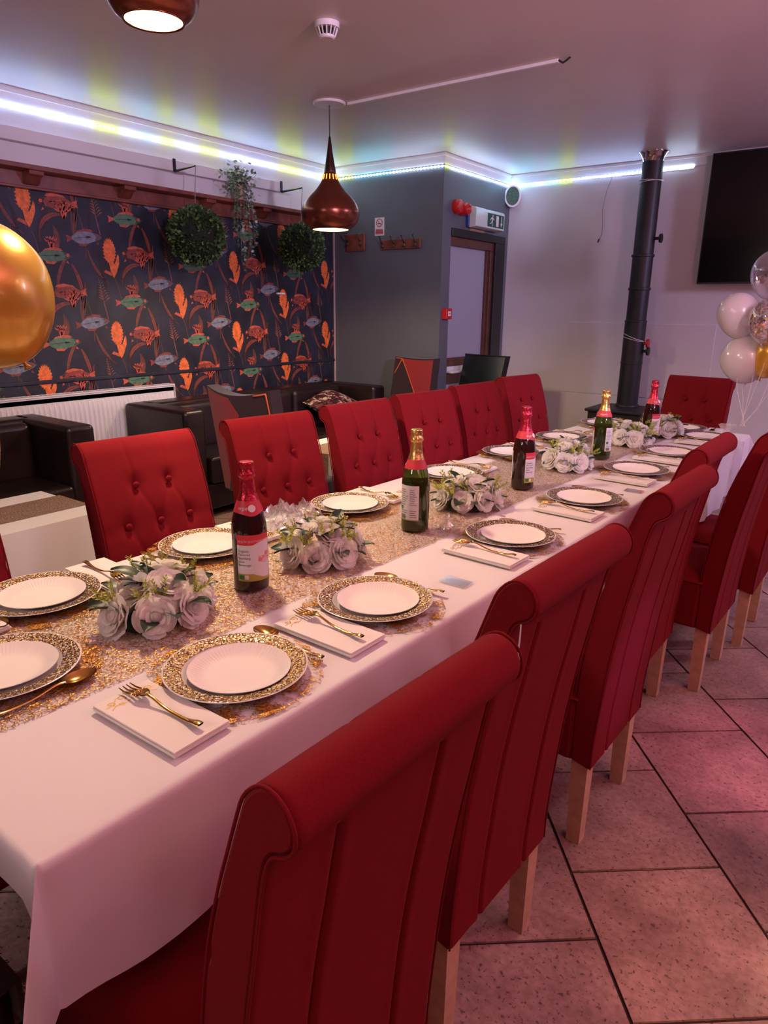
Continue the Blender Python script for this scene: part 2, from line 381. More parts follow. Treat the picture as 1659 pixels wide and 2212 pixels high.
# ---------------------------------------------------------------- wallpaper print on the left wall
def wallpaper():
    cols = {'orange': (.80, .17, .04), 'coral': (.55, .10, .055), 'rust': (.24, .05, .035), 'greyfish': (.19, .21, .27), 'greyd': (.085, .09, .13),
            'green': (.09, .19, .11), 'greend': (.03, .075, .055), 'leaf': (.030, .013, .015), 'leafl': (.12, .045, .03), 'fern': (.27, .10, .07), 'teal': (.012, .02, .03)}
    names = list(cols); mats = [mat('print_'+k, cols[k], .55, var=(38, .30)) for k in names]
    mb = MB(); Z0, Z1, Y0, Y1 = .12, 2.07, -.6, YG-.012
    def clip(p):
        for ax, v, sg in ((0, Y0, 1), (0, Y1, -1), (1, Z0, 1), (1, Z1, -1)):
            out = []
            for i in range(len(p)):
                a, b = p[i-1], p[i]; ia = (a[ax]-v)*sg >= 0; ib = (b[ax]-v)*sg >= 0
                if ia != ib:
                    t = (v-a[ax])/(b[ax]-a[ax]); out.append((a[0]+(b[0]-a[0])*t, a[1]+(b[1]-a[1])*t))
                if ib: out.append(b)
            p = out
            if not p: return p
        return p
    def poly(p, c, layer):
        p = clip(p)
        if len(p) >= 3: mb.add([(XL+.0006*layer, y, z) for y, z in p], [tuple(range(len(p)))], names.index(c))
    def strip(pts, wd, c, layer):
        """ribbon along pts with widths wd"""
        n = len(pts); L = []; Rr = []
        for i, (y, z) in enumerate(pts):
            a = pts[max(i-1, 0)]; b = pts[min(i+1, n-1)]; dy, dz = b[0]-a[0], b[1]-a[1]; l = math.hypot(dy, dz) or 1
            h = wd[i] if isinstance(wd, (list, tuple)) else wd
            L.append((y-dz/l*h, z+dy/l*h)); Rr.append((y+dz/l*h, z-dy/l*h))
        for i in range(n-1): poly([L[i], L[i+1], Rr[i+1], Rr[i]], c, layer)
    def fish(y, z, L, H, body, dark, fin, tilt=0):
        ct, st = math.cos(tilt), math.sin(tilt)
        def T(pp): return [(y+a*ct-b*st, z+a*st+b*ct) for a, b in pp]
        top = [(L*(-.36+.86*t), H*(.12+.42*math.sin(PI*t**.8)*(1-.25*t))*(1 if t < 1 else 0)) for t in [i/9 for i in range(10)]]
        bot = [(L*(-.36+.86*t), -H*(.10+.40*math.sin(PI*t**.75)*(1-.2*t))*(1 if t < 1 else 0)) for t in [i/9 for i in range(9, -1, -1)]]
        poly(T([(-.36*L, .10*H), (-.52*L, .30*H), (-.49*L, 0), (-.52*L, -.32*H), (-.36*L, -.10*H)]), fin, 3)
        poly(T([(-.26*L, .30*H), (-.18*L, .56*H), (.05*L, .72*H), (.22*L, .62*H), (.27*L, .44*H)]), fin, 3)
        poly(T([(-.22*L, -.3*H), (-.18*L, -.60*H), (.0*L, -.66*H), (.10*L, -.44*H)]), fin, 3)
        poly(T(top+bot), body, 4)
        poly(T([(.26*L, .30*H), (.33*L, .05*H), (.28*L, -.25*H), (.36*L, -.22*H), (.5*L, 0), (.40*L, .22*H)]), dark, 5)
        poly(T([(.20*L, .02*H), (.05*L, .16*H), (.06*L, -.10*H)]), dark, 5)
        poly(T([(-.30*L, .02*H), (.18*L, .10*H), (.18*L, .04*H), (-.3*L, -.03*H)]), dark, 5)
        poly(T([(.385*L+.012*math.cos(k*PI/3), .08*H+.012*math.sin(k*PI/3)) for k in range(6)]), fin, 6)
        poly(T([(.36*L, -.35*H), (.40*L, -.62*H), (.32*L, -.52*H)]), fin, 3)
    def branch(y, z, ang, L, wd, c, layer, depth, rnd):
        n = (y+L*math.cos(ang), z+L*math.sin(ang))
        strip([(y, z), ((y+n[0])/2+rnd.uniform(-.006, .006), (z+n[1])/2), n], [wd, wd*.85, wd*.6], c, layer)
        if depth:
            for d in ((-.55, 0, .5) if depth > 1 else (-.4, .42)):
                branch(n[0], n[1], ang+d+rnd.uniform(-.15, .15), L*rnd.uniform(.62, .85), wd*.7, c, layer, depth-1, rnd)
    def leaf(y, z, ang, L, wd, bend, c, cl):
        pts = []; a = ang
        for i in range(11):
            pts.append((y, z)); a += bend/10; y += L/10*math.cos(a); z += L/10*math.sin(a)
        strip(pts, [wd*math.sin(PI*min(1, i/10*.94+.03))+.001 for i in range(11)], c, 1)
        strip(pts, .0022, cl, 2)
        strip(pts[3:], [wd*.55*math.sin(PI*(i+1)/9) for i in range(8)], 'leaf' if cl != 'leafl' else 'rust', 1.5)
    def orange(y, z):
        n = 44; p = []
        for i in range(n):
            a = 2*PI*i/n; rr_ = 1+.09*math.cos(11*a*2)
            p.append((y-.01+.045*rr_*math.cos(a), z+.045+.078*rr_*math.sin(a)))
        poly(p, 'orange', 4)
        poly([(y-.03, z+.02), (y+.012, z+.01), (y+.02, z-.10), (y+.005, z-.125), (y-.012, z-.09)], 'orange', 4.1)
        poly([(y, z-.06), (y+.028, z-.02), (y+.05, z+.03), (y+.058, z+.012), (y+.056, z-.03), (y+.03, z-.09), (y+.012, z-.12)], 'orange', 4.2)
        poly([(y-.012, z-.09), (y-.05, z-.075), (y-.066, z-.09), (y-.04, z-.10), (y-.005, z-.115)], 'coral', 4.05)
        for k in range(4): poly([(y-.035, z+.06-.02*k), (y-.066, z+.068-.02*k), (y-.036, z+.045-.02*k)], 'coral', 3.9)
        for k in range(5): poly([(y-.012+.004*math.cos(q), z+.09-.028*k+.004*math.sin(q)) for q in (0, 1.5, 3, 4.5)], 'coral', 5)
    def fern(y, z):
        strip([(y+.03, z-.15), (y+.01, z-.05), (y, z+.03), (y-.015, z+.12)], [.003, .003, .0025, .001], 'fern', 3)
        for k in range(9):
            t = k/8; yy = y+.018*(1-t)-.012*t; zz = z-.04+.15*t; l = .045*(1-.75*t)
            for sg in (-1, 1): poly([(yy, zz), (yy+sg*l*.5, zz+l*.28+.006), (yy+sg*l, zz+l*.75), (yy+sg*l*.45, zz+l*.55+.004)], 'fern', 3)
    for ci in range(-5, 6):
        for ri in range(-5, 7):
            oy = 2.89+.545*ci; oz = 1.165-.27*ci+.533*ri
            if not (Z0-.35 < oz < Z1+.35 and -.9 < oy < YG+.4): continue
            rnd = random.Random(11)
            # dark foliage behind
            leaf(oy-.40, oz-.30, 1.75, .34, .020, -.9, 'teal', 'leafl'); leaf(oy-.24, oz-.34, 1.35, .30, .022, .7, 'leaf', 'leafl')
            leaf(oy+.07, oz-.20, 1.9, .26, .026, -1.9, 'leaf', 'leafl'); leaf(oy+.29, oz-.16, 1.5, .27, .022, -.2, 'leafl', 'rust')
            leaf(oy-.08, oz-.28, 1.25, .33, .015, .8, 'teal', 'leaf'); leaf(oy+.16, oz-.10, 5.2, .17, .020, -1.0, 'leafl', 'leafl')
            leaf(oy-.17, oz+.05, 4.9, .26, .008, .7, 'rust', 'leafl'); leaf(oy+.42, oz-.2, 1.8, .36, .012, -.6, 'teal', 'leaf')
            strip([(oy+.05, oz-.27), (oy+.03, oz-.17), (oy+.005, oz-.11)], .003, 'leafl', 2)
            strip([(oy+.36, oz-.28), (oy+.37, oz-.15), (oy+.34, oz-.02)], .003, 'leafl', 2)
            orange(oy, oz)
            fish(oy-.18, oz+.115, .25, .078, 'greyfish', 'greyd', 'rust', .10)
            fish(oy-.41, oz-.01, .26, .074, 'green', 'greend', 'coral', .04)
            for k, a in enumerate((1.15, 1.45, 1.75, 2.0)): branch(oy-.41, oz+.03, a, .045, .006, 'coral', 2.5, 1, random.Random(k))
            # red fish faces the other way
            fish(oy+.20, oz+.035, -.27, .078, 'rust', 'leaf', 'coral', .05)
            for k, a in enumerate((1.1, 1.5, 1.9)): branch(oy+.235, oz-.055, a, .05, .007, 'coral', 6.5, 2, random.Random(k+5))
            fern(oy+.45, oz+.02)
    return mb, mats
mb, mats = wallpaper()
MB().box(XL, XL+.0005, YB, YG-.01, .1, 2.07).build('wallpaper', M_navy, wall_left)
mb.build('wallpaper_print', mats, wall_left)
MB().box(XL, XL+.012, YB, YG-.01, .905, .93).build('wallpaper_ridge', M_navy, wall_left, bevel=.005)
struct(MB().box(XL, XL+.012, YG-.014, YG-.002, .1, 2.06).build('trim_3', mat('pale_edge_bead', (.6, .42, .38), .5)))

# boxed ledge and mahogany plate rail with corbels
struct(MB().box(XL, XL+.05, YB, 4.49, 2.305, 2.378).build('trim_4', M_white, bevel=.003))
rail = struct(MB().box(XL, XL+.025, YB, YG-.005, 2.06, 2.155).build('trim_5', M_wood_dark, bevel=.004))
MB().box(XL, XL+.13, YB, YG-.005, 2.15, 2.178).build('rail_shelf', M_wood_dark, rail, bevel=.006)
MB().box(XL, XL+.035, YB, YG-.005, 2.056, 2.072).build('rail_moulding', M_wood_dark, rail, bevel=.004)
for y in (1.2, 2.38, 3.01, 3.69, 4.26, 4.86):
    MB().prism([(XL+.02, 2.155), (XL+.115, 2.155), (XL+.11, 2.128), (XL+.075, 2.118), (XL+.05, 2.085), (XL+.02, 2.078)], y-.045, y+.045, 'y').build('corbel', M_wood_dark, rail, bevel=.004)

# ---------------------------------------------------------------- door in the grey return wall
M_lav = mat('pale_lavender_door', (.36, .36, .45), .45)
M_brown = mat('brown_door_frame', (.10, .035, .022), .4, var=(20, .3))
dr = thing('door_1', 'pale lavender door with black and brown frame', 'door', (XD, 5.34, 0)); del dr['category']; struct(dr)
W0 = .97
MB().box(-.10, .012, .0, .97, 1.985, 2.05).box(-.10, .012, .79, .97, 0, 1.985).build('door_frame', M_black, dr, bevel=.004)
MB().box(-.085, -.012, 0, .79, 1.915, 1.985).box(-.085, -.012, .735, .79, 0, 1.915).build('inner_frame', M_brown, dr, bevel=.004)
MB().box(-.09, -.055, 0, .735, 0, 1.915).build('door_leaf', M_lav, dr, bevel=.003)
MB().box(-.06, -.03, .70, .735, 0, 1.915).build('door_stop', M_brown, dr, bevel=.003)
MB().box(-.056, -.044, 0, .70, .74, .975).build('wooden_panel', M_brown, dr, bevel=.003)
MB().box(-.044, .03, .06, .36, .845, .86).box(-.044, -.03, .06, .36, .86, .90).build('paper_tray', M_plast, dr, bevel=.002)

# ================================================================ lamps and ceiling fittings
M_glow = emit('lamp_glow', (1.0, .62, .22), 14)
def pendant(label, x, y, zb, rad, energy):
    t = thing('pendant_lamp', label, 'lamp', (x, y, zb)); t['group'] = 'copper pendant lamps'
    k = rad/.186
    prof = [(.118, 0), (.150, .020), (.176, .055), (.186, .095), (.181, .125), (.160, .165), (.128, .200), (.100, .225), (.075, .255), (.055, .285), (.043, .315), (.035, .34)]
    prof = [(a*k, b*k) for a, b in catmull(prof, 3)]
    sh = MB().lathe(prof, 48).build('shade', M_copper, t, smooth=True)
    inner = [(r_-.004*k, z+.001) for r_, z in prof if z < .19*k]
    MB().lathe(inner+[(.01*k, .195*k)], 48).build('shade_lining', M_ivory, t, smooth=True)
    MB().lathe([(.1185*k, -.002), (.1225*k, -.002), (.1225*k, .004), (.1185*k, .004)], 48).build('rim', M_copper, t, smooth=True)
    MB().lathe([(0.0, .014*k), (.124*k, .014*k)], 40).build('diffuser', M_glow, t)
    for i in range(14):     # lit cooling slots in the neck
        a = 2*PI*i/14; r_ = .0465*k
        MB().tube([(r_*1.12*math.cos(a), r_*1.12*math.sin(a), .292*k), (r_*.93*math.cos(a), r_*.93*math.sin(a), .322*k)], .0032*k, 5).build('vent_slot', M_slot, t)
    MB().lathe([(.036*k, .335*k), (.037*k, .345*k), (.028*k, .39*k), (.018*k, .45*k), (.010*k, .51*k), (.006*k, .54*k), (0, .541*k)], 24).build('cone', M_bronze, t, smooth=True)
    MB().tube([(0, 0, .535*k), (0, 0, ZC-zb-.012)], .0035, 6).build('cord', M_black, t)
    MB().lathe([(0, -.012), (.095, -.012), (.10, -.006), (.10, 0)], 36, (0, 0, ZC-zb)).build('ceiling_rose', M_plast, t, smooth=False, auto=30)
    l = light('pendant_light', 'SPOT', (0, 0, .008*k), energy, (1.0, .72, .46), .10*k, None, 165, .35); l.parent = t
    return t
M_slot = emit('slot_glow', (1.0, .38, .06), 1.6)
pendant('small copper pendant lamp hung close to the ceiling over the table', -1.82, 1.39, 2.14, .125, 95)
pendant('large copper pendant lamp hung low on a long black cord', -3.12, 3.64, 1.875, .186, 70)
for x, y, wh in ((.5, 2.55, 'beside the television wall'), (.9, -.6, 'nearest the back wall')):
    pendant('copper pendant lamp over the walkway, '+wh, x, y, 2.14, .125, 17 if y > 0 else 4)

tk = MB().box(-3.02, -1.66, 3.69, 3.712, ZC-.016, ZC).build('cable_trunking', M_plast, None, bevel=.002)
tag(tk, 'white cable trunking running along the ceiling from the lamp rose', 'trunking')
MB().tube([(-1.66, 3.70, ZC-.006), (-1.64, 3.71, ZC-.018), (-1.615, 3.70, ZC-.012), (-1.60, 3.705, ZC)], .005, 6).build('loose_wire', M_black, tk)
sd = thing('smoke_detector', 'round white smoke detector on the ceiling', 'smoke detector', (-2.318, 2.694, ZC))
MB().lathe([(0, -.02), (.055, -.022), (.056, -.004), (.056, 0)], 32).build('base', M_plast, sd, auto=30)
MB().lathe([(0, -.062), (.028, -.062), (.034, -.058), (.036, -.05)], 28).build('sensor_cap', M_plast, sd, auto=30)
MB().lathe([(.030, -.052), (.030, -.02)], 24).build('chamber', M_black, sd)
for i in range(14):
    a = 2*PI*i/14
    MB().bar((.035*math.cos(a), .035*math.sin(a), -.052), (.047*math.cos(a), .047*math.sin(a), -.02), .0022, .0022).build('vent_fin', M_plast, sd)

# ---------------------------------------------------------------- LED strip (part of it shown in the photo) and an added pink one on the right wall
LEDM = {'b': emit('led_ice_blue', (.42, .60, 1.0), 30), 'c': emit('led_cyan', (.26, .78, 1.0), 28), 'y': emit('led_lime', (.72, 1.0, .10), 22), 'w': emit('led_white', (.58, .76, 1.0), 30)}
led = thing('led_strip', 'glowing colour-changing LED strip stuck along the walls below the ceiling', 'led strip', (XL, 1.6, 2.5))
LED_ME = {k: MB().box(-.0035, .0035, -.0055, .0055, -.006, .006).mesh('led', m) for k, m in LEDM.items()}
def led_run(a, b, normal, pat):
    a, b = Vector(a), Vector(b); L = (b-a).length; n = int(L/.0335); d = (b-a)/L; nn = Vector(normal)
    mb = MB(); mid = (a+b)/2
    p0 = a+nn*.0015-Vector((0, 0, .005)); p1 = b+nn*.0015+Vector((0, 0, .005))
    mb.box(min(p0.x, p1.x)-abs(nn.x)*.0015, max(p0.x, p1.x)+abs(nn.x)*.0015, min(p0.y, p1.y)-abs(nn.y)*.0015, max(p0.y, p1.y)+abs(nn.y)*.0015, p0.z, p1.z)
    mb.xf(Matrix.Translation(-Vector(led.location))); mb.build('tape', M_plast, led)
    ang = math.atan2(nn.y, nn.x)
    for i in range(n):
        t = (i+.5)/n; k = pat(t)
        link('led', LED_ME[k], led, a+d*(L*t)+nn*.006-Vector(led.location), (0, 0, ang))
led_run((XL, 1.6, 2.497), (XL, YG, 2.497), (1, 0, 0), lambda t: 'y' if .345 < t < .40 or .485 < t < .52 or .575 < t < .64 or .80 < t < .89 else ('c' if .45 < t < .47 else ('b' if (t*7) % 1 < .75 else 'w')))
led_run((XL, YG-.001, 2.497), (XD, YG-.001, 2.497), (0, -1, 0), lambda t: 'y' if .02 < t < .20 else ('c' if t < .55 else 'w'))
led_run((XD, YG, 2.497), (XD, YF, 2.497), (1, 0, 0), lambda t: 'y' if t < .08 else ('w' if t < .6 else 'b'))
led_run((XD, YF, 2.5), (-1.63, YF, 2.512), (0, -1, 0), lambda t: 'c' if t < .14 or .2 < t < .3 else ('y' if .30 < t < .37 else ('b' if t < .75 else 'w')))
MB().tube([(-1.63-XL, YF-.004-1.6, .012), (-1.55-XL, YF-.004-1.6, .018), (-1.475-XL, YF-.004-1.6, .02)], .002, 5).build('lead_wire', M_plast, led)
# walkway side: unseen glowing strip added on the right wall to tint the ceiling pink
M_lp = emit('fill_strip_pink', (1.0, .25, .38), 14)
MB().box(XR-.012, XR-.004, YB+.1, YF-.1, 2.49, 2.50).build('led_strip', M_lp)
tag(bpy.context.scene.objects['led_strip.001'], 'added unseen pink fill strip along the wall across the walkway', 'led strip')

# ================================================================ things on the walls
# L brackets, hanging topiary balls and ivy on the left wall
def foliage_ball(rad, n, seed, size=.017):
    rnd = random.Random(seed); mb = MB()
    mb.ball((0, 0, 0), rad*.88, 20, 12, 0)
    for _ in range(n):
        z = rnd.uniform(-1, 1); a = rnd.uniform(0, 2*PI); q = math.sqrt(1-z*z); d = Vector((q*math.cos(a), q*math.sin(a), z))
        p = d*rad*rnd.uniform(.87, 1.03); up = (d+Vector((rnd.uniform(-.9, .9), rnd.uniform(-.9, .9), rnd.uniform(-.6, .9)))).normalized()
        sd_ = up.cross(Vector((rnd.uniform(-1, 1), rnd.uniform(-1, 1), rnd.uniform(-1, 1)))).normalized(); s_ = size*rnd.uniform(.7, 1.3)
        mi = 1 if rnd.random() < .7 else 2
        mb.add([p-up*s_*.6, p+sd_*s_*.5, p+up*s_, p-sd_*s_*.5], [(0, 1, 2, 3)], mi)
    return mb
M_box1 = mat('box_leaf', (.035, .085, .022), .5); M_box2 = mat('box_leaf_light', (.13, .24, .06), .5); M_box0 = mat('box_dark', (.006, .012, .005), .8)
for y, ball_l in ((3.42, 'large round artificial boxwood ball hanging beside the trailing ivy'), (4.48, 'round artificial boxwood ball hanging nearest the corner by the grey wall')):
    br = thing('wall_bracket', 'black metal wall bracket holding up the boxwood ball '+('beside the ivy' if y < 4 else 'near the grey wall'), 'bracket', (XL+.052, y, 2.30), group='black wall brackets')
    MB().box(0, .006, -.011, .011, 0, .085).build('upright', M_black, br)
    MB().bar((.003, 0, .004), (.25, -.02, .012), .006, .004).build('arm', M_black, br)
    r_ = .195 if y < 4 else .185
    bc = (XL+.305, y-.045, 1.865)
    tb = thing('topiary_ball', ball_l, 'hanging plant', bc, group='hanging boxwood balls')
    f = foliage_ball(r_, 1900, int(y*10)).build('foliage', [M_box0, M_box1, M_box2], tb); f['kind'] = 'stuff'
    MB().tube([(0, 0, r_*.85), (0, .008, .30), (0, .024, 2.31-1.865)], .003, 5).build('chain', mat('chain_steel', (.35, .33, .33), .35, .8), tb)
iv = thing('ivy_plant', 'variegated ivy trailing from a small pot on the wall shelf rail', 'hanging plant', (XL+.10, 3.97, 2.178))
MB().lathe([(0, 0), (.036, 0), (.048, .09), (.052, .095), (.045, .095), (.04, .085), (0, .085)], 20).build('pot', mat('blush_pot', (.55, .30, .24), .5), iv, auto=30)
M_ivy = mat('ivy_leaf', (.16, .26, .15), .5, var=(60, .5)); M_ivyp = mat('ivy_pale', (.5, .56, .46), .5)
rnd = random.Random(3); fo = MB()
def ivleaf(p, s_):
    d = Vector((rnd.uniform(.1, 1), rnd.uniform(-1, 1), rnd.uniform(-.6, .7))).normalized(); sd_ = d.cross(Vector((rnd.uniform(-1, 1), rnd.uniform(-1, 1), 1))).normalized()
    fo.add([p, p+sd_*s_*.6+d*s_*.3, p+d*s_, p-sd_*s_*.6+d*s_*.3], [(0, 1, 2, 3)], 0 if rnd.random() < .65 else 1)
for _ in range(330):
    a = rnd.uniform(0, 2*PI); ivleaf(Vector((.05*rnd.random()*math.cos(a)+.01, .11*rnd.gauss(0, .55), .10+rnd.gauss(.03, .06))), .028)
for vy, l in ((-.10, .30), (-.04, .52), (.03, .22), (.06, .48), (.10, .40), (0, .60), (-.07, .42)):
    for k in range(int(l/.012)):
        t = k*.012; ivleaf(Vector((.045+.01*math.sin(t*30), vy+.02*math.sin(t*9+vy*50)+rnd.uniform(-.012, .012), .07-t)), .026)
    MB().tube([(.045, vy*.4, .09), (.05, vy*.8, .06), (.045, vy, -l*.5), (.045, vy, .07-l)], .0015, 4).build('vine', M_ivy, iv)
o = fo.build('leaves', [M_ivy, M_ivyp], iv); o['kind'] = 'stuff'
tag(MB().box(XL+.004, XL+.022, 4.43, 4.52, 1.50, 1.515).build('door_latch', M_plast, None, bevel=.003), 'small white catch fixed on the fish wallpaper', 'catch')

# radiator
rd = thing('radiator', 'long white ribbed panel radiator below the fish wallpaper', 'radiator', (XL+.04, 1.15, .18))
RL = 2.09
MB().box(0, .02, 0, RL, 0, .66).build('back_panel', M_trim, rd, bevel=.004)
def fl(u, v):
    y = u*RL; p = .5+.5*math.cos(2*PI*y/.0335); e = min(1, min(v, 1-v)/.06); return (.06+.014*min(1, max(0, (p-.25)*2))*e, y, .03+.585*v)
MB().grid(fl, 500, 12).build('ribbed_panel', M_trim, rd, smooth=True)
MB().box(.02, .062, 0, RL, 0, .03).box(.02, .062, 0, RL, .613, .645).box(.055, .062, 0, RL, 0.0, .645).build('panel_edge', M_trim, rd, bevel=.003)
MB().box(.0, .075, -.004, 0, 0, .665).box(.0, .075, RL, RL+.004, 0, .665).build('side_cover', M_trim, rd, bevel=.002)
tg = MB().box(.0, .005, 0, RL, .655, .665).box(.07, .075, 0, RL, .655, .665)
tg.box(.005, .07, 0, RL, .645, .652)
for i in range(70): tg.box(.005, .07, i*RL/70, i*RL/70+.012, .658, .664)
tg.build('top_grille', M_trim, rd)

# signs, hooks, alarm on the grey walls
ns = thing('no_smoking_sign', 'small white and red no smoking sign on grey wall', 'sign', (-3.895, YG-.003, 2.08))
MB().box(-.05, .05, -.001, .003, -.075, .072).build('sign_plate', M_lab_w, ns)
ring = MB()
def disc_ring(mb, c, ri, ro, n, y, mi=0):
    mb.add([(c[0]+r_*math.cos(2*PI*i/n), y, c[1]+r_*math.sin(2*PI*i/n)) for r_ in (ri, ro) for i in range(n)], [(i, (i+1) % n, n+(i+1) % n, n+i) for i in range(n)], mi)
disc_ring(ring, (0, .03), .027, .034, 28, -.002); ring.add([(-.022, -.002, .051), (-.019, -.002, .054), (.022, -.002, .010), (.019, -.002, .007)], [(0, 1, 2, 3)])
ring.add([(-.040, -.002, -.022), (.040, -.002, -.022), (.040, -.002, -.062), (-.040, -.002, -.062)], [(0, 1, 2, 3)])
ring.build('red_print', M_scarlet, ns)
MB().add([(-.016, -.0025, .026), (.016, -.0025, .026), (.016, -.0025, .019), (-.016, -.0025, .019)], [(0, 1, 2, 3)]).add([(-.012, -.0025, .036), (-.006, -.0025, .04), (-.010, -.0025, .029)], [(0, 1, 2)]).build('cigarette_print', M_black, ns)
lt = MB()
for k, s_ in enumerate(('NO SMOKING', 'IT IS AGAINST THE', 'LAW TO SMOKE')):
    vs, fs = text_geo(s_, .0125 if k == 0 else .0085, 'CENTER'); lt.add([(x, -.003, z-.033-.0125*k) for x, z, _ in vs], fs)
lt.build('lettering', M_lab_w, ns)
def hooks(x0, x1, z0, z1, n, label):
    t = thing('coat_hook_board', label, 'coat hooks', ((x0+x1)/2, YG, (z0+z1)/2), group='coat hook boards on the grey wall')
    W, H = (x1-x0)/2, (z1-z0)/2
    MB().box(-W, W, -.02, 0, -H, H).build('board', M_wood_dark, t, bevel=.004)
    for i in range(n):
        x = -W+.03+(2*W-.07)*i/(n-1) if n > 1 else 0
        h = MB().box(x-.005, x+.005, -.024, -.02, -.03, .018)
        h.tube([(x, -.024, .005), (x, -.05, .02), (x, -.075, .06)], [.0045, .004, .004], 6); h.tube([(x, -.024, -.018), (x, -.045, -.025), (x, -.05, -.008)], [.0045, .004, .004], 6); h.ball((x, -.075, .062), .007, 8, 6)
        hk = h.build('hook', M_iron, t, smooth=True)
        MB().box(x-.003, x+.003, -.026, -.0235, -.026, .012).build('plate', mat('hook_brass', (.55, .45, .30), .35, .7) if 'hook_brass' not in MATS else MATS['hook_brass'], hk)
    return t
hooks(-4.26, -4.05, 1.885, 2.03, 2, 'square dark wooden board with two coat hooks by the wallpaper')
hooks(-3.87, -3.455, 1.885, 1.965, 4, 'long dark wooden board with four coat hooks below the no smoking sign')
al = thing('fire_alarm_sounder', 'red two-lobed fire alarm sounder beside the exit sign', 'alarm', (XD, 5.39, 2.215))
MB().lathe([(0, 0), (.055, 0), (.058, .02), (.055, .05), (.046, .062), (0, .064)], 28, axis='x').build('siren', M_scarlet, al, auto=40)
MB().lathe([(0, 0), (.05, 0), (.05, .06), (.045, .085), (.03, .09), (.018, .083), (.012, .09), (0, .09)], 28, (.0, .085, -.012), axis='x').build('beacon', M_scarlet, al, auto=40)
ex = thing('exit_sign', 'green running man exit light box above the door', 'exit sign', (XD, 5.84, 2.155))
MB().box(0, .03, -.27, .27, -.08, .08).build('back_box', M_blue, ex, bevel=.006)
MB().prism([(.03, -.085), (.09, -.080), (.098, -.072), (.098, .062), (.085, .078), (.03, .085)], -.262, .262, 'y').build('cover', mat('sign_acrylic', (.62, .68, .66), .25), ex, bevel=.006)
def sx(y, z): # point on the flat face of the cover
    return (.0986, y, z)
MB().add([sx(-.06, -.06), sx(.245, -.06), sx(.245, 0), sx(.245, .05), sx(-.06, .05), sx(-.06, 0)], [(0, 1, 2, 5), (5, 2, 3, 4)]).build('green_panel', M_sgreen, ex)
pg = MB()
def sp(pts): pg.add([(sx(a, b)[0]+.001, a, b) for a, b in pts], [tuple(range(len(pts)))])
sp([(.035+.009*math.cos(k*.785), .033+.009*math.sin(k*.785)) for k in range(8)])          # head
sp([(.02, .022), (.042, .02), (.035, -.012), (.018, -.01)])                               # trunk
sp([(.02, .022), (.0, .012), (-.012, -.006), (-.006, -.010), (.005, .004), (.022, .012)])  # arm
sp([(.04, .02), (.054, .004), (.066, .006), (.064, -.001), (.052, -.004), (.038, .008)])
sp([(.018, -.008), (.006, -.026), (-.014, -.03), (-.014, -.037), (.010, -.034), (.028, -.012)])
sp([(.024, -.01), (.036, -.03), (.03, -.055), (.037, -.055), (.045, -.03), (.035, -.01)])
sp([(.098, .038), (.146, .038), (.146, -.05), (.098, -.05)])
sp([(.193, .040), (.203, .040), (.203, -.02), (.193, -.02)]); sp([(.178, -.016), (.218, -.016), (.198, -.05)])
pg.build('pictogram', M_lab_w, ex)
MB().ball((.088, -.19, .05), (.006, .012, .012), 10, 6).build('status_light', emit('green_led', (.05, 1.0, .35), 5), ex, smooth=True)
MB().box(0, .012, -.20, .05, .085, .1).box(0, .012, -.2, .05, -.105, -.085).build('backing_batten', mat('bare_wood', (.35, .22, .14), .6), ex)
cp = thing('fire_call_point', 'small red fire alarm call point at the wall corner', 'call point', (XD, 5.275, 1.355))
MB().box(0, .05, -.045, .045, -.045, .045).build('case', M_scarlet, cp, bevel=.005)
MB().box(.05, .052, -.022, .022, -.018, .022).build('break_panel', M_lab_w, cp); MB().box(.052, .0525, -.016, .016, -.002, .006).build('print', M_ink, cp)
ov = thing('green_sensor', 'oval green device with white rim in the wall corner under LED strip', 'sensor', (XD+.045, YF-.045, 2.405), rot=(0, 0, R(30)))
def oval(rx, rz, y0, y1): return [(rx*math.cos(2*PI*i/28), rz*math.sin(2*PI*i/28)) for i in range(28)], y0, y1
p_, a_, b_ = oval(.075, .095, -.03, .03); MB().prism(p_, a_, b_, 'y').build('rim', M_plast, ov, auto=40)
p_, a_, b_ = oval(.060, .08, -.033, -.03); MB().prism(p_, a_, b_, 'y').build('green_face', mat('circuit_green', (.01, .09, .05), .35, var=(60, .6)), ov)
wd = MB().tube([(-2.29, YF-.006, 2.495), (-2.33, YF-.008, 2.38), (-2.35, YF-.01, 2.24), (-2.335, YF-.012, 2.12), (-2.335, YF-.012, 2.04), (-2.36, YF-.012, 1.985)], .0025, 5).build('dangling_wire', mat('grey_wire', (.30, .28, .30), .5), None)
tag(wd, 'thin loose wire dangling down the white wall below LED strip', 'wire')
MB().tube([(-2.355, YF-.012, 2.0), (-2.366, YF-.012, 1.972)], .006, 6).build('connector', M_black, wd)

# flue pipe and stove
fl_ = thing('flue_pipe', 'tall matt black stove flue pipe rising to the ceiling', 'flue', (-1.885, 6.13, .6))
H = ZC-.6
MB().lathe([(.088, .0), (.088, .70)], 36).build('lower_pipe', M_iron, fl_, smooth=True)
MB().lathe([(.082, .70), (.082, 1.22)], 36).build('middle_pipe', M_iron, fl_, smooth=True)
MB().lathe([(.080, 1.22), (.080, H)], 36).build('upper_pipe', M_iron, fl_, smooth=True)
for z in (.0, .36, .70, .96, 1.22): MB().lathe([(.088, z), (.0905, z+.003), (.0905, z+.018), (.088, z+.02), (.08, z+.02)], 36).build('joint_band', M_iron, fl_, smooth=False, auto=30)
MB().lathe([(.081, H-.07), (.086, H-.05), (.10, H-.015), (.118, H-.004), (.118, H)], 40).build('ceiling_collar', mat('chrome', (.55, .5, .5), .15, 1), fl_, smooth=True)
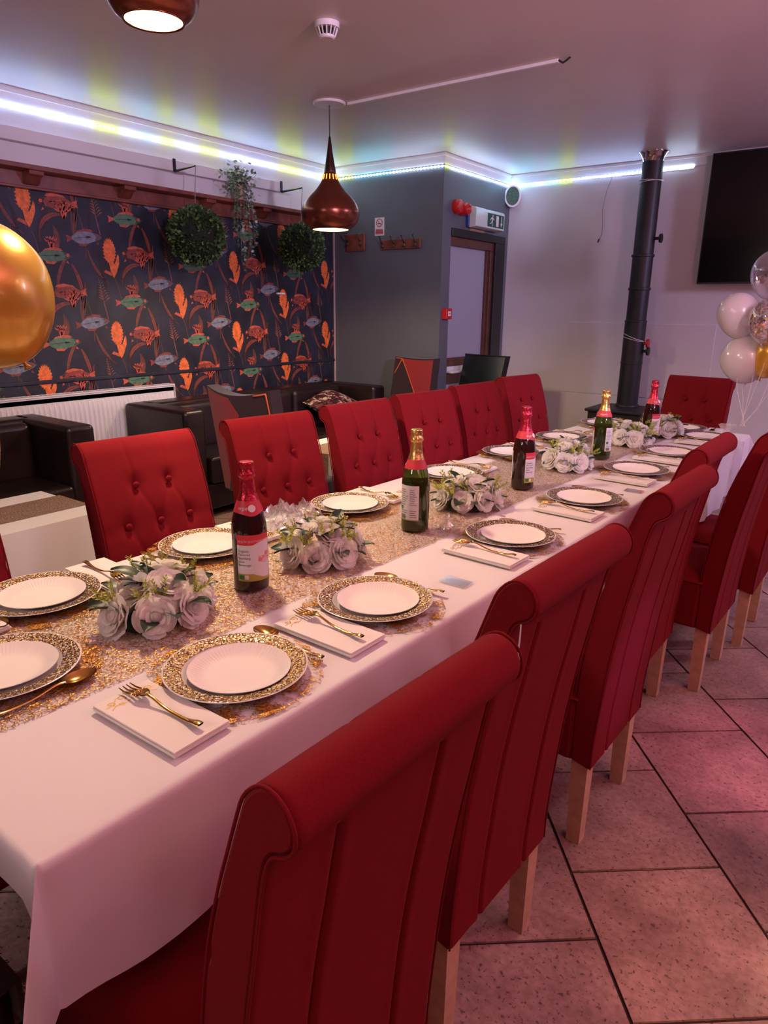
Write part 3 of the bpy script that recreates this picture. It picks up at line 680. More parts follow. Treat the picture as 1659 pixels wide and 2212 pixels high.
for z, m in ((1.36, M_iron), (.47, M_iron)): MB().lathe([(0, .075), (.012, .075), (.012, .115), (.034, .118), (.036, .135), (0, .14)], 20, (0, 0, z), 'x').build('damper_knob', m, fl_, auto=40)
MB().lathe([(0, .075), (.012, .075), (.012, .11), (.034, .113), (.036, .13), (0, .135)], 20, (.0, -.01, .535), 'x').build('red_knob', M_scarlet, fl_, auto=40)
def loop(z0, z1): return [(.093*math.cos(a), .093*math.sin(a), z0+(z1-z0)*(.5+.5*math.cos(a))) for a in [2*PI*i/20 for i in range(21)]]
for z0, z1 in ((1.775, 1.79), (1.80, 1.785), (.59, .545), (.62, .55)): MB().tube(loop(z0, z1), .0025, 5, cap=False).build('white_cord', M_plast, fl_)
st = thing('wood_stove', 'black cast iron wood stove behind the table', 'stove', (-1.885, 6.02, 0))
MB().box(-.24, .24, -.26, .22, .575, .6).build('top_plate', M_iron, st, bevel=.008)
MB().box(-.22, .22, -.23, .20, .12, .575).build('body', M_iron, st, bevel=.006)
MB().box(-.18, .18, -.245, -.23, .18, .53).build('stove_door', M_iron, st, bevel=.005)
MB().box(-.13, .13, -.249, -.245, .25, .47).build('door_glass', M_screen, st)
MB().lathe([(.1, 0), (.1, .012), (.09, .02)], 30, (0, .11, .6)).build('flue_collar', M_iron, st, smooth=True)
for sx_ in (-1, 1):
    for sy in (-.2, .17): MB().bar((sx_*.19, sy, 0), (sx_*.18, sy, .12), .018, .024).build('leg', M_iron, st)

tv = thing('television', 'large black wall-mounted flat television', 'television', (-.62, YF-.10, 2.09))
MB().box(-.855, .855, -.02, .03, -.48, .48).build('casing', M_black, tv, bevel=.004)
MB().box(-.845, .845, -.0225, -.0195, -.468, .47).build('screen', M_screen, tv)
MB().box(-.2, .2, .03, .10, -.15, .15).build('wall_mount', M_iron, tv)

# ================================================================ lounge furniture along the wallpaper wall
def seat_unit(name, label, cat, y0, y1, ncush, group=None):
    """box-arm leather seat with its back on the left wall; built from y0 to y1"""
    W = y1-y0; t = thing(name, label, cat, (XL+.13, y0, 0), group=group)
    A = .17; D = .66; H = .75
    MB().box(0, D, .01, W-.01, .06, .24).build('base', M_leather, t, bevel=.015)
    MB().box(0, .19, A*.5, W-A*.5, .2, H).build('backrest', M_leather, t, bevel=.03, seg=3)
    for k in (0, 1): MB().box(0, D, 0 if k == 0 else W-A, A if k == 0 else W, .06, H).build('armrest', M_leather, t, bevel=.03, seg=3)
    cw = (W-2*A)/ncush
    for i in range(ncush):
        a, b = A+cw*i+.006, A+cw*(i+1)-.006
        def puff(u, v, a=a, b=b): return (.18+(D-.14)*v, a+(b-a)*u, .42+.03*(1-(2*u-1)**4)*(1-(2*v-1)**4))
        MB().box(.16, D+.03, a, b, .24, .425).build('seat_cushion', M_leather, t, bevel=.025, seg=3)
        c = MB().box(.17, .30, a, b, .40, .74).build('back_cushion', M_leather, t, bevel=.04, seg=3)
    for x in (.06, D-.06):
        for y in (.06, W-.06): MB().bar((x, y, 0), (x, y, .07), .02, .025).build('foot', M_black, t)
    return t
seat_unit('leather_armchair', 'boxy dark brown leather armchair in front of the radiator', 'armchair', 1.12, 2.17, 1)
seat_unit('leather_sofa', 'long boxy dark brown leather sofa against the fish wallpaper', 'sofa', 2.79, 4.95, 3)
# patterned cushion lying on the sofa
def mk_cush():
    m = bpy.data.materials.new('floral_cushion_print'); m.use_nodes = True; nt = m.node_tree; b = nt.nodes['Principled BSDF']; b.inputs['Roughness'].default_value = .7
    tc = N(nt, 'ShaderNodeTexCoord'); n = N(nt, 'ShaderNodeTexNoise', Scale=16, Detail=1.5, Distortion=1.2); nt.links.new(tc.outputs['Object'], n.inputs['Vector'])
    r_ = N(nt, 'ShaderNodeValToRGB'); r_.color_ramp.interpolation = 'CONSTANT'; e = r_.color_ramp.elements
    e[0].position = 0; e[0].color = (.012, .005, .006, 1); e[1].position = .44; e[1].color = (.17, .02, .02, 1)
    for p, c in ((.53, (.012, .006, .006)), (.56, (.62, .52, .40)), (.64, (.10, .012, .012)), (.68, (.55, .48, .36))):
        x = e.new(p); x.color = (*c, 1)
    nt.links.new(n.outputs['Fac'], r_.inputs['Fac']); nt.links.new(r_.outputs['Color'], b.inputs['Base Color']); return m
cu = thing('patterned_cushion', 'cream, red and dark patterned cushion lying on the leather sofa', 'cushion', (-3.80, 4.52, .585), rot=(R(8), R(22), R(20)))
def pil(sg):
    def g(u, v):
        a, b = 2*u-1, 2*v-1; h = max(0, (1-a*a)*(1-b*b))**.45; q = 1-.07*(1-abs(a)**2)*abs(b)**6; q2 = 1-.07*(1-abs(b)**2)*abs(a)**6
        return (.24*a*q2, .24*b*q, sg*.075*h)
    return g
MB().grid(pil(1), 24, 24).grid(pil(-1), 24, 24).build('cushion_cover', mk_cush(), cu, smooth=True)

# low tables with white cloths and gold runners
def low_table(label, x0, x1, y0, y1, z, drop):
    t = thing('low_table', label, 'table', ((x0+x1)/2, (y0+y1)/2, 0), group='low tables between the sofas')
    a, b = (x1-x0)/2, (y1-y0)/2
    MB().box(-a+.01, a-.01, -b+.01, b-.01, z-.03, z-.004).build('tabletop', M_wood_dark, t, bevel=.004)
    for i in (-1, 1):
        for j in (-1, 1): MB().bar((i*(a-.06), j*(b-.06), 0), (i*(a-.06), j*(b-.06), z-.03), .02, .025).build('leg', M_wood_dark, t)
    def cl(u, v):
        # perimeter skirt
        P = 2*(2*a+2*b); s_ = u*P
        if s_ < 2*a: p = (-a+s_, -b); n_ = (0, -1); c_ = min(s_, 2*a-s_)
        elif s_ < 2*a+2*b: p = (a, -b+s_-2*a); n_ = (1, 0); c_ = min(s_-2*a, 2*a+2*b-s_)
        elif s_ < 4*a+2*b: p = (a-(s_-2*a-2*b), b); n_ = (0, 1); c_ = min(s_-2*a-2*b, 4*a+2*b-s_)
        else: p = (-a, b-(s_-4*a-2*b)); n_ = (-1, 0); c_ = min(s_-4*a-2*b, P-s_)
        wv = .012*math.sin(s_*17)+.008*math.sin(s_*41+1); k = v*(.016+wv)+v*.03*math.exp(-c_/.06)
        return (p[0]+n_[0]*k, p[1]+n_[1]*k, z-drop*v-.004*(1-(1-min(1, v*8))**2))
    c = tag(MB().box(-a, a, -b, b, z-.003, z).grid(cl, 160, 8, 0, True).build('tablecloth', M_cloth, None, smooth=False, auto=30, loc=t.location), 'white cloth over '+label, 'tablecloth', 'white cloths on the low tables')
    rn = MB().grid(lambda u, v: (-.13+.26*u, -b-.012+(2*b+.024)*v, z+.002), 1, 12).grid(lambda u, v: (-.13+.26*u, -b-.016-.012*v, z+.002-.22*v), 1, 6)
    tag(rn.build('gold_runner', M_runner2, None, loc=t.location), 'gold mesh runner on '+label, 'table runner', 'gold runners on the low tables')
M_runner2 = mk_mesh_gold('gold_mesh_runner_dense', 110, .12, .3, None, (.80, .55, .36), .45, .45, (.30, .17, .12))
low_table('low table facing the leather armchair', -3.36, -2.80, .62, 1.68, .50, .40)
low_table('low table facing the leather sofa', -3.24, -2.70, 3.28, 4.34, .50, .26)

# ---------------------------------------------------------------- chairs with stretch covers, black leather chairs
M_cov_r = mat('cover_red_velvet', (.26, .010, .014), .8, Sheen_Weight=.2); M_cov_d = mat('cover_dark_velvet', (.022, .006, .010), .85, Sheen_Weight=.15)
M_pip = mat('orange_piping', (.50, .10, .03), .6)
def covered_chair(label, loc, rotz, front):
    t = thing('covered_chair', label, 'chair', loc, rotz, 'patchwork covered chairs')
    # local: faces +Y, back at y<0
    W = .22
    def back(u, v, yo):
        x = -W+2*W*u; z = .42+.58*v; cur = .035*(1-(2*u-1)**2)
        top = -.035*(1-(2*u-1)**2)*v**3 if not front else -.012*(1-(2*u-1)**2)*v**3
        return (x*(1-.03*v), -.03-.10*v+yo-cur*(1 if yo < 0 else 1), z+top)
    mb = MB(); n = 16
    mb.grid(lambda u, v: back(u, v, .05), n, 12).grid(lambda u, v: back(1-u, v, -.03), n, 12)
    mb.grid(lambda u, v: back(0, v, .05-.08*u) , 2, 12).grid(lambda u, v: back(1, v, -.03+.08*u), 2, 12)
    mb.grid(lambda u, v: back(u, 1, .05-.08*v), n, 2)
    o = mb.build('back_cover', M_cov_d, t, smooth=False, auto=50)
    MB().box(-.22, .22, -.02, .42, .20, .46).build('seat_cover', M_cov_d, t, bevel=.03, seg=3)
    for x in (-.19, .19):
        for y in (0, .38): MB().bar((x, y, 0), (x*.98, y, .22), .016, .022).build('leg', M_wood_dark, t)
    side, e = (.05, 1) if front else (-.03, -1)
    def pt(a, b, off=.004):
        u = a; q = back(u, b, side); return (q[0], q[1]+e*off, q[2])
    def patch(poly, m, name):
        # subdivided patch hugging the curved back
        mb = MB(); c = (sum(p[0] for p in poly)/len(poly), sum(p[1] for p in poly)/len(poly)); n = 8
        for i in range(len(poly)):
            a, b = poly[i], poly[(i+1) % len(poly)]
            for j in range(n):
                for k in range(n-j):
                    def B(p, q): s_, r_ = p/n, q/n; w_ = 1-s_-r_; return pt(c[0]*w_+a[0]*s_+b[0]*r_, c[1]*w_+a[1]*s_+b[1]*r_)
                    mb.add([B(j, k), B(j+1, k), B(j, k+1)], [(0, 1, 2)])
                    if k < n-j-1: mb.add([B(j+1, k), B(j+1, k+1), B(j, k+1)], [(0, 1, 2)])
        mb.build(name, m, t)
    def pipe(pts):
        q = []
        for i in range(len(pts)-1):
            for k in range(7): q.append(tuple(pts[i][d]+(pts[i+1][d]-pts[i][d])*k/6 for d in (0, 1)))
        MB().tube([pt(a, b, .006) for a, b in q], .0045, 6).build('piping', M_pip, t, smooth=True)
    if front:
        patch([(.84, .98), (.02, .98), (.01, .55), (.34, .36)], M_cov_r, 'red_patch'); patch([(.98, .02), (.4, .02), (.7, .12)], M_cov_r, 'red_patch')
        pipe([(.97, .98), (.84, .98), (.34, .36), (.01, .55)]); pipe([(.34, .36), (.54, .12), (.8, .0)]); pipe([(.97, .75), (.84, .98)])
    else:
        patch([(.01, .99), (.42, .97), (.55, .80), (.12, .02), (.01, .02)], M_cov_r, 'red_patch')
        pipe([(.80, .985), (.96, .98), (.98, .62)])
    return t
covered_chair('chair in a dark stretch cover with one red side panel, by the sofa', (-2.70, 2.56, 0), R(4), False)
covered_chair('dark and red chair cover with orange piping, standing at the grey wall', (-3.345, 4.88, 0), R(174), True)
def leather_chair(label, loc, rotz, m):
    t = thing('leather_dining_chair', label, 'chair', loc, rotz)
    def g(u, v, o_): x = -.22+.44*u; return (x*(1-.02*v), -.02-.13*v**1.5+o_+.02*(1-(2*u-1)**2)*(1 if o_ > 0 else .3), .40+.61*v+.0)
    mb = MB(); mb.grid(lambda u, v: g(u, v, .04), 14, 14).grid(lambda u, v: g(1-u, v, -.035), 14, 14).grid(lambda u, v: g(0, v, .04-.075*u), 3, 14).grid(lambda u, v: g(1, v, -.035+.075*u), 3, 14)
    mb.grid(lambda u, v: g(u, 1, .04-.075*v), 14, 3)
    mb.build('backrest', m, t, smooth=False, auto=60)
    MB().tube([g(u/12, 1, .042) for u in range(13)], .006, 6).build('top_piping', m, t, smooth=True)
    MB().box(-.22, .22, -.03, .42, .34, .47).build('seat', m, t, bevel=.03, seg=3)
    for x in (-.19, .19):
        for y in (0, .38): MB().bar((x, y, 0), (x, y, .35), .015, .022).build('leg', M_wood_dark, t)
    return t
leather_chair('tall black leather dining chair beside the door', (-2.98, 5.40, 0), R(172), M_leather_b)
lc = leather_chair('dark brown leather chair with a fringed throw, at the near table end', (-1.08, -.12, 0), R(0), M_leather)
MB().box(-.225, .225, .02, .423, .468, .474).box(-.225, .225, .42, .428, .40, .474).build('seat_throw', M_cov_d, lc, bevel=.002)
fg = MB(); rnd = random.Random(9)
for y, z in ((.429, .405), (.33, .476)):
    for i in range(110):
        x = -.22+.44*i/109; fg.tube([(x, y, z), (x+rnd.uniform(-.006, .006), y+.012, z+rnd.uniform(-.004, .008)), (x+rnd.uniform(-.012, .012), y+rnd.uniform(.015, .03), z-(.015 if y > .4 else -.002)+rnd.uniform(-.004, .01))], .0008, 4)
fg.build('fringe', M_gold, lc)['kind'] = 'stuff'

# ---------------------------------------------------------------- red scroll-back dining chairs
CW = .190
PROF = [(.030, .26), (.031, .46), (.023, .56), (.009, .665), (-.011, .77), (-.035, .855), (-.054, .91), (-.068, .95), (-.081, .983), (-.100, 1.004), (-.119, 1.009), (-.138, 1.000),
        (-.148, .981), (-.146, .961), (-.134, .947), (-.118, .938), (-.108, .918), (-.098, .87), (-.086, .80), (-.068, .70), (-.050, .57), (-.036, .42), (-.029, .32), (-.028, .25)]
BUTTONS = [(x, z) for z, row in ((.875, (-.056, .056)), (.76, (-.106, 0, .106)), (.645, (-.056, .056)), (.535, (-.106, 0, .106))) for x in row]
CREASE = [((x, za), (x+d, zb)) for za, zb, row in ((.875, .76, ((-.056, -.05), (-.056, .056), (.056, -.056), (.056, .05))), (.76, .645, ((-.106, .05), (0, -.056), (0, .056), (.106, -.05))),
          (.645, .535, ((-.056, -.05), (-.056, .056), (.056, -.056), (.056, .05)))) for x, d in row]
CREASE += [((-.056, .875), (-.06, 1.0)), ((.056, .875), (.06, 1.0)), ((-.106, .76), (-.19, .755)), ((.106, .76), (.19, .755))]
def seg_d(p, a, b):
    dx, dz = b[0]-a[0], b[1]-a[1]; t = max(0, min(1, ((p[0]-a[0])*dx+(p[1]-a[1])*dz)/(dx*dx+dz*dz)))
    return math.hypot(p[0]-a[0]-dx*t, p[1]-a[1]-dz*t)
def chair_back():
    pr = catmull(PROF, 6)
    n = len(pr); nor = []
    for i in range(n):
        a, b = pr[max(0, i-1)], pr[min(n-1, i+1)]; dy, dz = b[0]-a[0], b[1]-a[1]; l = math.hypot(dy, dz); nor.append((dz/l, -dy/l))   # outward for this winding
    itop = max(range(n), key=lambda i: pr[i][1])
    xs = sorted(set([round(-CW+2*CW*i/76, 5) for i in range(77)]+[s*(.088+d) for s in (-1, 1) for d in (-.003, 0, .003)]))
    xs = [-CW+.0006]+[x for x in xs if abs(x) < CW-.004]+[CW-.0006]
    vs = []; 
    for x in xs:
        e = CW-abs(x); ins = .010*(1-math.sqrt(max(0, 1-(1-min(1, e/.010))**2)))
        wx = 1+.02*0
        for i, (y, z) in enumerate(pr):
            k = -ins; xx = x
            if i <= itop:
                dn = 0
                for bx, bz in BUTTONS:
                    q = math.hypot(x-bx, z-bz); dn += .010*math.exp(-(q/.022)**2)+.004*math.exp(-(q/.06)**2)
                if z > .5:
                    for a, b in CREASE:
                        q = seg_d((x, z), a, b)
                        if q < .02: dn += .0035*math.exp(-(q/.0045)**2)
                k += .010*math.cos(x/CW*PI/2)*(1 if z < .92 else max(0, (1.009-z)/.089)) - dn
            elif z < .90:
                q = min(abs(x-.088), abs(x+.088)); k -= .012*math.exp(-(q/.003)**2)
                k += .001*math.exp(-((q-.014)/.008)**2)
            vs.append((xx, y+nor[i][0]*k, z+nor[i][1]*k))
    m = len(xs); fs = [(a*n+i, (a+1)*n+i, (a+1)*n+i+1, a*n+i+1) for a in range(m-1) for i in range(n-1)]
    fs += [(a*n+n-1, (a+1)*n+n-1, (a+1)*n, a*n) for a in range(m-1)]
    mb = MB(); mb.add(vs, fs); mb.add(vs[:n], [tuple(range(n))]); mb.add(vs[(m-1)*n:], [tuple(reversed(range(n)))])
    return mb, pr, nor
mbk, prk, nork = chair_back()
ME_back = mbk.mesh('backrest', M_red, True); ME_back.set_sharp_from_angle(angle=R(55))
ME_button = MB().ball((0, 0, 0), (.0115, .0065, .0115), 14, 8).mesh('button', M_red, True)
def piping_mesh(s):
    return MB().tube([(s*(CW-.001), y+a*-.001, z+b*-.001) for (y, z), (a, b) in zip(prk[::2], nork[::2])], .002, 6).mesh('piping', M_red, True)
ME_pip = [piping_mesh(-1), piping_mesh(1)]
def seat_top():
    W, D0, D1 = .194, .02, .475
    def g(u, v):
        a, b = 2*u-1, 2*v-1
        def rs(t): return math.copysign(abs(t)**.9, t)
        h = (1-abs(a)**6)*(1-abs(b)**6)
        return (W*rs(a), (D0+D1)/2+(D1-D0)/2*rs(b), .435+.045*h**.5)
    mb = MB().grid(g, 24, 24)
    return mb
ME_seat = seat_top().mesh('seat', M_red, True)
_o = MB().box(-.193, .193, .025, .474, .255, .437)
ME_skirt = _o.mesh('seat_skirt', M_red)
ME_leg_r = MB().bar((0, .004, 0), (0, .004, .27), .0185, .0225).mesh('leg', M_oak)
ME_leg_f = MB().bar((0, .44, 0), (0, .44, .27), .017, .0225).mesh('leg', M_oak)
ME_seam = None
def red_chair():
    t = thing('dining_chair', '', 'chair')
    link('backrest', ME_back, t)
    for bx, bz in BUTTONS:
        # depth of the front surface at the button
        y = next(pr[0] for pr in prk if pr[1] >= bz); link('button', ME_button, t, (bx, y-.005+.010*math.cos(bx/CW*PI/2), bz), (R(-12), 0, 0))
    for m in ME_pip: link('piping', m, t)
    link('seat', ME_seat, t); s_ = link('seat_skirt', ME_skirt, t)
    md = s_.modifiers.new('bevel', 'BEVEL'); md.width = .012; md.segments = 2
    for x in (-.160, .160):
        a = link('leg', ME_leg_r, t, (x, 0, 0)); b = link('leg', ME_leg_f, t, (x, 0, 0))
    return t
proto = red_chair(); used = False
def place_chair(x, y, rz, label, group):
    global used
    if not used:
        used = True; proto.location = (x, y, 0); proto.rotation_euler = (0, 0, rz); proto['label'] = label; proto['group'] = group; return proto
    return dup(proto, (x, y, 0), rz, label, group)
right_row = [(-.468, .53, 87), (-.505, 1.075, 87), (-.492, 1.745, 88), (-.55, 2.325, 89), (-.425, 2.78, 88), (-.37, 3.29, 89)]
for i, (x, y, a) in enumerate(right_row):
    place_chair(x, y, R(a), 'red scroll-back dining chair on the walkway side, %s from the leather chair end' % ORD[i], 'red chairs on the walkway side')
left_row = [(-1.745, .575, -92), (-1.75, 1.235, -94), (-1.75, 1.79, -98), (-1.745, 2.315, -95), (-1.735, 2.80, -99), (-1.745, 3.325, -96), (-1.77, 3.92, -99)]
for i, (x, y, a) in enumerate(left_row):
    place_chair(x, y, R(a), 'red tufted dining chair on the sofa side, %s from the gold balloon' % ORD[i], 'red chairs on the sofa side')
place_chair(-1.0, 4.53, R(175), 'red tufted dining chair at the stove end of the table, beside the balloon cluster', 'red chairs on the sofa side')
thr = MB().tube([(-.388, .8735, .945), (-.388, .873, .92), (-.3885, .8725, .91), (-.388, .873, .897)], .0012, 5)
thr.ball((-.388, .873, .893), (.0035, .0035, .008), 8, 6)
tag(thr.build('loose_thread', M_plast, None), 'white thread hanging off a red chair scroll on the walkway side', 'thread')

# ================================================================ the long dining table (slightly askew to the walls)
TA = math.atan(-.0277); TROT = TA          # table's length runs along +Y turned by TA
TD = Vector((-math.sin(TA), math.cos(TA), 0)); TX = Vector((math.cos(TA), math.sin(TA), 0))
T0 = Vector((-1.135, .31, 0)); TW = .415; TZ = .76
def tp(s, t, z=TZ): return T0+TD*s+TX*t+Vector((0, 0, z))
SEG = [(0, .862), (.862, 2.38), (2.38, 3.86)]
tl = ['first dining table under the near cloth, by the leather chair', 'middle dining table under the second white cloth', 'dining table under the cloth at the stove end']
for (a, b), lb in zip(SEG, tl):
    t = thing('dining_table', lb, 'table', tp((a+b)/2, 0, 0), TROT, 'dining tables pushed end to end')
    h = (b-a)/2
    MB().box(-TW+.004, TW-.004, -h+.003, h-.003, .728, TZ-.004).build('tabletop', M_wood_dark, t, bevel=.003)
    for j in (-1, 1):
        MB().lathe([(.0, .05), (.035, .05), (.03, .2), (.035, .7), (.06, .728), (0, .728)], 20, (-.02, j*h*.55, 0)).build('pedestal', M_iron, t, auto=40)
        MB().box(-.16, .12, j*h*.55-.03, j*h*.55+.03, 0, .03).box(-.05, .01, j*h*.55-.14, j*h*.55+.14, 0, .03).box(-.04, 0, j*h*.55-.02, j*h*.55+.02, .03, .06).build('foot', M_iron, t, bevel=.004)
def cloth(a, b, near, far, ov, label, zoff, seed):
    """tablecloth over s in [a,b]; near/far: does it hang over that end"""
    L = b-a; mb = MB(); us = []; vsx = []
    def steps(lo, hi, n): return [lo+(hi-lo)*i/n for i in range(n+1)]
    fo2 = [.0, .003, .006, .009, .012, .0155, .019, .03]+[.03+(ov-.03)*i/11 for i in range(1, 12)]
    us = [-TW-d for d in reversed(fo2[1:])]+steps(-TW, TW, 30)+[TW+d for d in fo2[1:]]
    vv = ([-d for d in reversed(fo2[1:])] if near else [])+steps(0, L, max(20, int(L/.025)))+([L+d for d in fo2[1:]] if far else [])
    rnd = random.Random(seed); ph = [rnd.uniform(0, 6) for _ in range(6)]; rad = .012
    def fold(d):   # overhang arc length -> (outward, drop) with a rounded edge
        if d <= 0: return 0, 0
        q = rad*PI/2
        if d < q: th = d/rad; return rad*math.sin(th), rad*(1-math.cos(th))
        return rad, rad+d-q
    for v in vv:
        for u in us:
            ou = max(0, abs(u)-TW); dv = -v if v < 0 else (v-L if v > L else 0); su = math.copysign(1, u); sv = -1 if v < 0 else 1
            if v < 0: dv *= .30+.70*max(0, min(1, (abs(u)-TW+.03)/.10))
            base_u = max(-TW, min(TW, u)); base_v = max(0, min(L, v)); z = 0
            if ou > 0 and dv > 0:
                rho = math.hypot(ou, dv); th = math.atan2(dv, ou); al = .52*math.sin(2*th)**1.2
                o_, d_ = fold(rho); out = o_*.7+al*d_
                spread = .10*d_
                base_u += su*(out*.72+spread*math.cos(th)*.4); base_v += sv*(out*.72+spread*math.sin(th)*.4); z = -d_*math.sqrt(1-al*al)
            elif ou > 0:
                o_, d_ = fold(ou); wv = .010*math.sin(base_v*9+ph[0])+.008*math.sin(base_v*19+ph[1])+.004*math.sin(base_v*43+ph[2])
                edge = min(1, base_v/.15 if near else 1)*min(1, (L-base_v)/.15 if far else 1)
                base_u += su*(o_+d_/ov*(.012+wv)*edge+.0*d_); z = -d_-.008*math.sin(base_v*5+ph[3])*d_/ov
            elif dv > 0:
                o_, d_ = fold(dv); base_v += sv*(o_+d_/ov*(.01+.008*math.sin(base_u*14+ph[4]))*max(0, 1-(abs(base_u)/TW)**6)); z = -d_
            else:
                # fold creases and soft ripples on the flat top
                cr = .0016*math.exp(-(abs((base_v+.11) % .36-.18)/.006)**2)+.0016*math.exp(-(abs(abs(base_u)-.2)/.005)**2)
                z = cr*.8+.0008*mnoise.noise(Vector((base_u*9, base_v*9, seed)))
            mb.v.append(tuple(tp(a+base_v, base_u, TZ+z+zoff)))
    n = len(us)
    mb.f = [(j*n+i, j*n+i+1, (j+1)*n+i+1, (j+1)*n+i) for j in range(len(vv)-1) for i in range(n-1)]; mb.m = [0]*len(mb.f)
    o = mb.build('tablecloth', M_cloth, None, smooth=True)
    return tag(o, label, 'tablecloth', 'white cloths on the long dining table')
cloth(0, .872, True, False, .218, 'white tablecloth with a hanging corner at the leather chair end of the dining table', .0, 1)
cloth(.858, 2.39, False, False, .26, 'white tablecloth on the middle of the long dining table', -.0012, 2)
cloth(2.375, 3.86, False, True, .27, 'white tablecloth at the stove end of the long dining table', -.0024, 3)

# gold runner down the middle, with a frayed end hanging over the near table end
RZ = TZ+.0032
rn = MB()
rn.grid(lambda u, v: tuple(tp(-.013+3.885*v, -.295+.412*u+.006*math.sin(v*23), RZ+.0004*math.sin(u*40+v*150))), 8, 120)
rn.grid(lambda u, v: tuple(tp(-.016-.012*v, -.295+.412*u, RZ-.055*v)), 8, 6)
rn.grid(lambda u, v: tuple(tp(3.872+.010*v, -.295+.412*u, RZ-.24*v)), 8, 12)
run = tag(rn.build('gold_runner', M_runner, None), 'gold crackle mesh runner along the middle of the long dining table', 'table runner')
fr = MB(); rnd = random.Random(5)
for i in range(130):
    t = -.295+.412*i/129; z0 = RZ-.05; y = -.029
    fr.tube([tp(y, t, z0), tp(y-.006*rnd.random(), t+rnd.uniform(-.006, .006), z0-.015), tp(y-rnd.uniform(0, .02), t+rnd.uniform(-.012, .012), z0-rnd.uniform(.02, .04))], .0008, 4)
o = fr.build('fringe', M_gold, run); o['kind'] = 'stuff'

# ================================================================ place settings
def fork_mesh():
    mb = MB()
    def hz(y): # height along the length, tines at +y
        return .0030+.0105*math.exp(-((y-.035)/.034)**2)-.000*y+.006*math.exp(-((y+.09)/.02)**2)
    path = [(-.095, .0055), (-.092, .0066), (-.08, .006), (-.06, .0042), (-.03, .0034), (0, .0030), (.025, .0030), (.036, .0045)]
    pts = catmull(path, 4)
    def side(u, v):
        i = min(len(pts)-1, int(v*(len(pts)-1)+.5)); y, h = pts[i]; a = u*2*PI
        return (h*math.cos(a), y, hz(y)+.0017*math.sin(a))
    mb.grid(side, 10, len(pts)-1, 0, True)
    head = [(.034, .0045), (.042, .0095), (.052, .0125), (.058, .0127)]
    hp = catmull(head, 4)
    for dz in (.0009, -.0009): mb.grid(lambda u, v: ((2*u-1)*hp[min(len(hp)-1, int(v*(len(hp)-1)+.5))][1], hp[min(len(hp)-1, int(v*(len(hp)-1)+.5))][0], hz(hp[min(len(hp)-1, int(v*(len(hp)-1)+.5))][0])+dz-.0012*(1-(2*u-1)**2)), 6, len(hp)-1)
    for k in range(4):
        x = -.0108+.0072*k
        mb.tube([(x, .055, hz(.055)), (x, .07, hz(.07)), (x, .085, hz(.085)+.001), (x*.96, .098, hz(.098)+.004)], [.0019, .0018, .0016, .0007], 6)
    return mb.mesh('fork', M_gold, True)
def spoon_mesh():
    mb = MB()
    def hz(y): return .0030+.008*math.exp(-((y-.03)/.03)**2)+.005*math.exp(-((y+.085)/.02)**2)
    pts = catmull([(-.09, .0052), (-.087, .0064), (-.07, .0055), (-.04, .0038), (0, .0028), (.03, .0030), (.042, .0052)], 4)
    mb.grid(lambda u, v: (pts[min(len(pts)-1, int(v*(len(pts)-1)+.5))][1]*math.cos(u*2*PI), pts[min(len(pts)-1, int(v*(len(pts)-1)+.5))][0], hz(pts[min(len(pts)-1, int(v*(len(pts)-1)+.5))][0])+.0016*math.sin(u*2*PI)), 10, len(pts)-1, 0, True)
    for th in (0, .0012):
        def bowl(u, v):
            a = u*2*PI; r_ = v; x = .0195*r_*math.cos(a); y = .066+.031*r_*math.sin(a)*(1+.1*math.sin(a)); return (x, y, .0095-.0085*(1-r_*r_)+th)
        mb.grid(bowl, 28, 8, 0, True)
    return mb.mesh('spoon', M_gold, True)
ME_fork, ME_spoon = fork_mesh(), spoon_mesh()
def mat_mesh(seed):
    n = 96; vs = [(0, 0, 0)]; rnd_ = random.Random(seed)
    rads = []
    for i in range(n):
        a = 2*PI*i/n; rads.append(.156+.004*math.sin(3*a+seed)+.003*rnd_.uniform(-1, 1))
    for k in (.5, .8, 1): vs += [(rads[i]*k*math.cos(2*PI*i/n), rads[i]*k*math.sin(2*PI*i/n), 0) for i in range(n)]
    fs = [(0, 1+i, 1+(i+1) % n) for i in range(n)]+[(1+k*n+i, 1+(k+1)*n+i, 1+(k+1)*n+(i+1) % n, 1+k*n+(i+1) % n) for k in range(2) for i in range(n)]
    return MB().add(vs, fs).mesh('placemat', M_mat)
ME_mats = [mat_mesh(k) for k in range(4)]
ME_ch = MB().lathe([(0, .001), (.082, .001), (.088, .004), (.093, .010), (.098, .0125), (.120, .0160), (.1268, .0172), (.1272, .0165), (.118, .0135), (.09, .004), (.08, 0), (0, 0)], 72).mesh('plate_body', M_plast, True)
ME_rim = MB().lathe([(.0945, .0118), (.098, .01290), (.109, .01465), (.1205, .01645), (.1240, .01715)], 72).mesh('gold_rim', M_rim, True)
def paper_plate():
    def g(u, v):
        a = u*2*PI; r_ = .0902*v; z = 0
        if r_ > .060:
            t = (r_-.060)/.030; z = .0125*t**1.4; z += .0011*math.cos(72*a)*math.sin(PI*min(1, t*1.05))
        return (r_*math.cos(a), r_*math.sin(a), z)
    mb = MB().grid(g, 288, 14, 0, True)
    mb.lathe([(.0902, .0125), (.0908, .0118), (.089, .0105)], 96)
    return mb.mesh('paper_plate', M_paper, True)
ME_pp = paper_plate()
def napkin():
    mb = MB()
    for k, (o_, h) in enumerate(((.0015, .0028), (.0, .0026), (.002, .0028))):
        z = .0034*k; mb.box(-.104+o_, .104-o_*.4, -.053+o_*.6, .053-o_, z, z+h)
    return mb.mesh('napkin_fold', M_paper)
ME_nap = napkin()
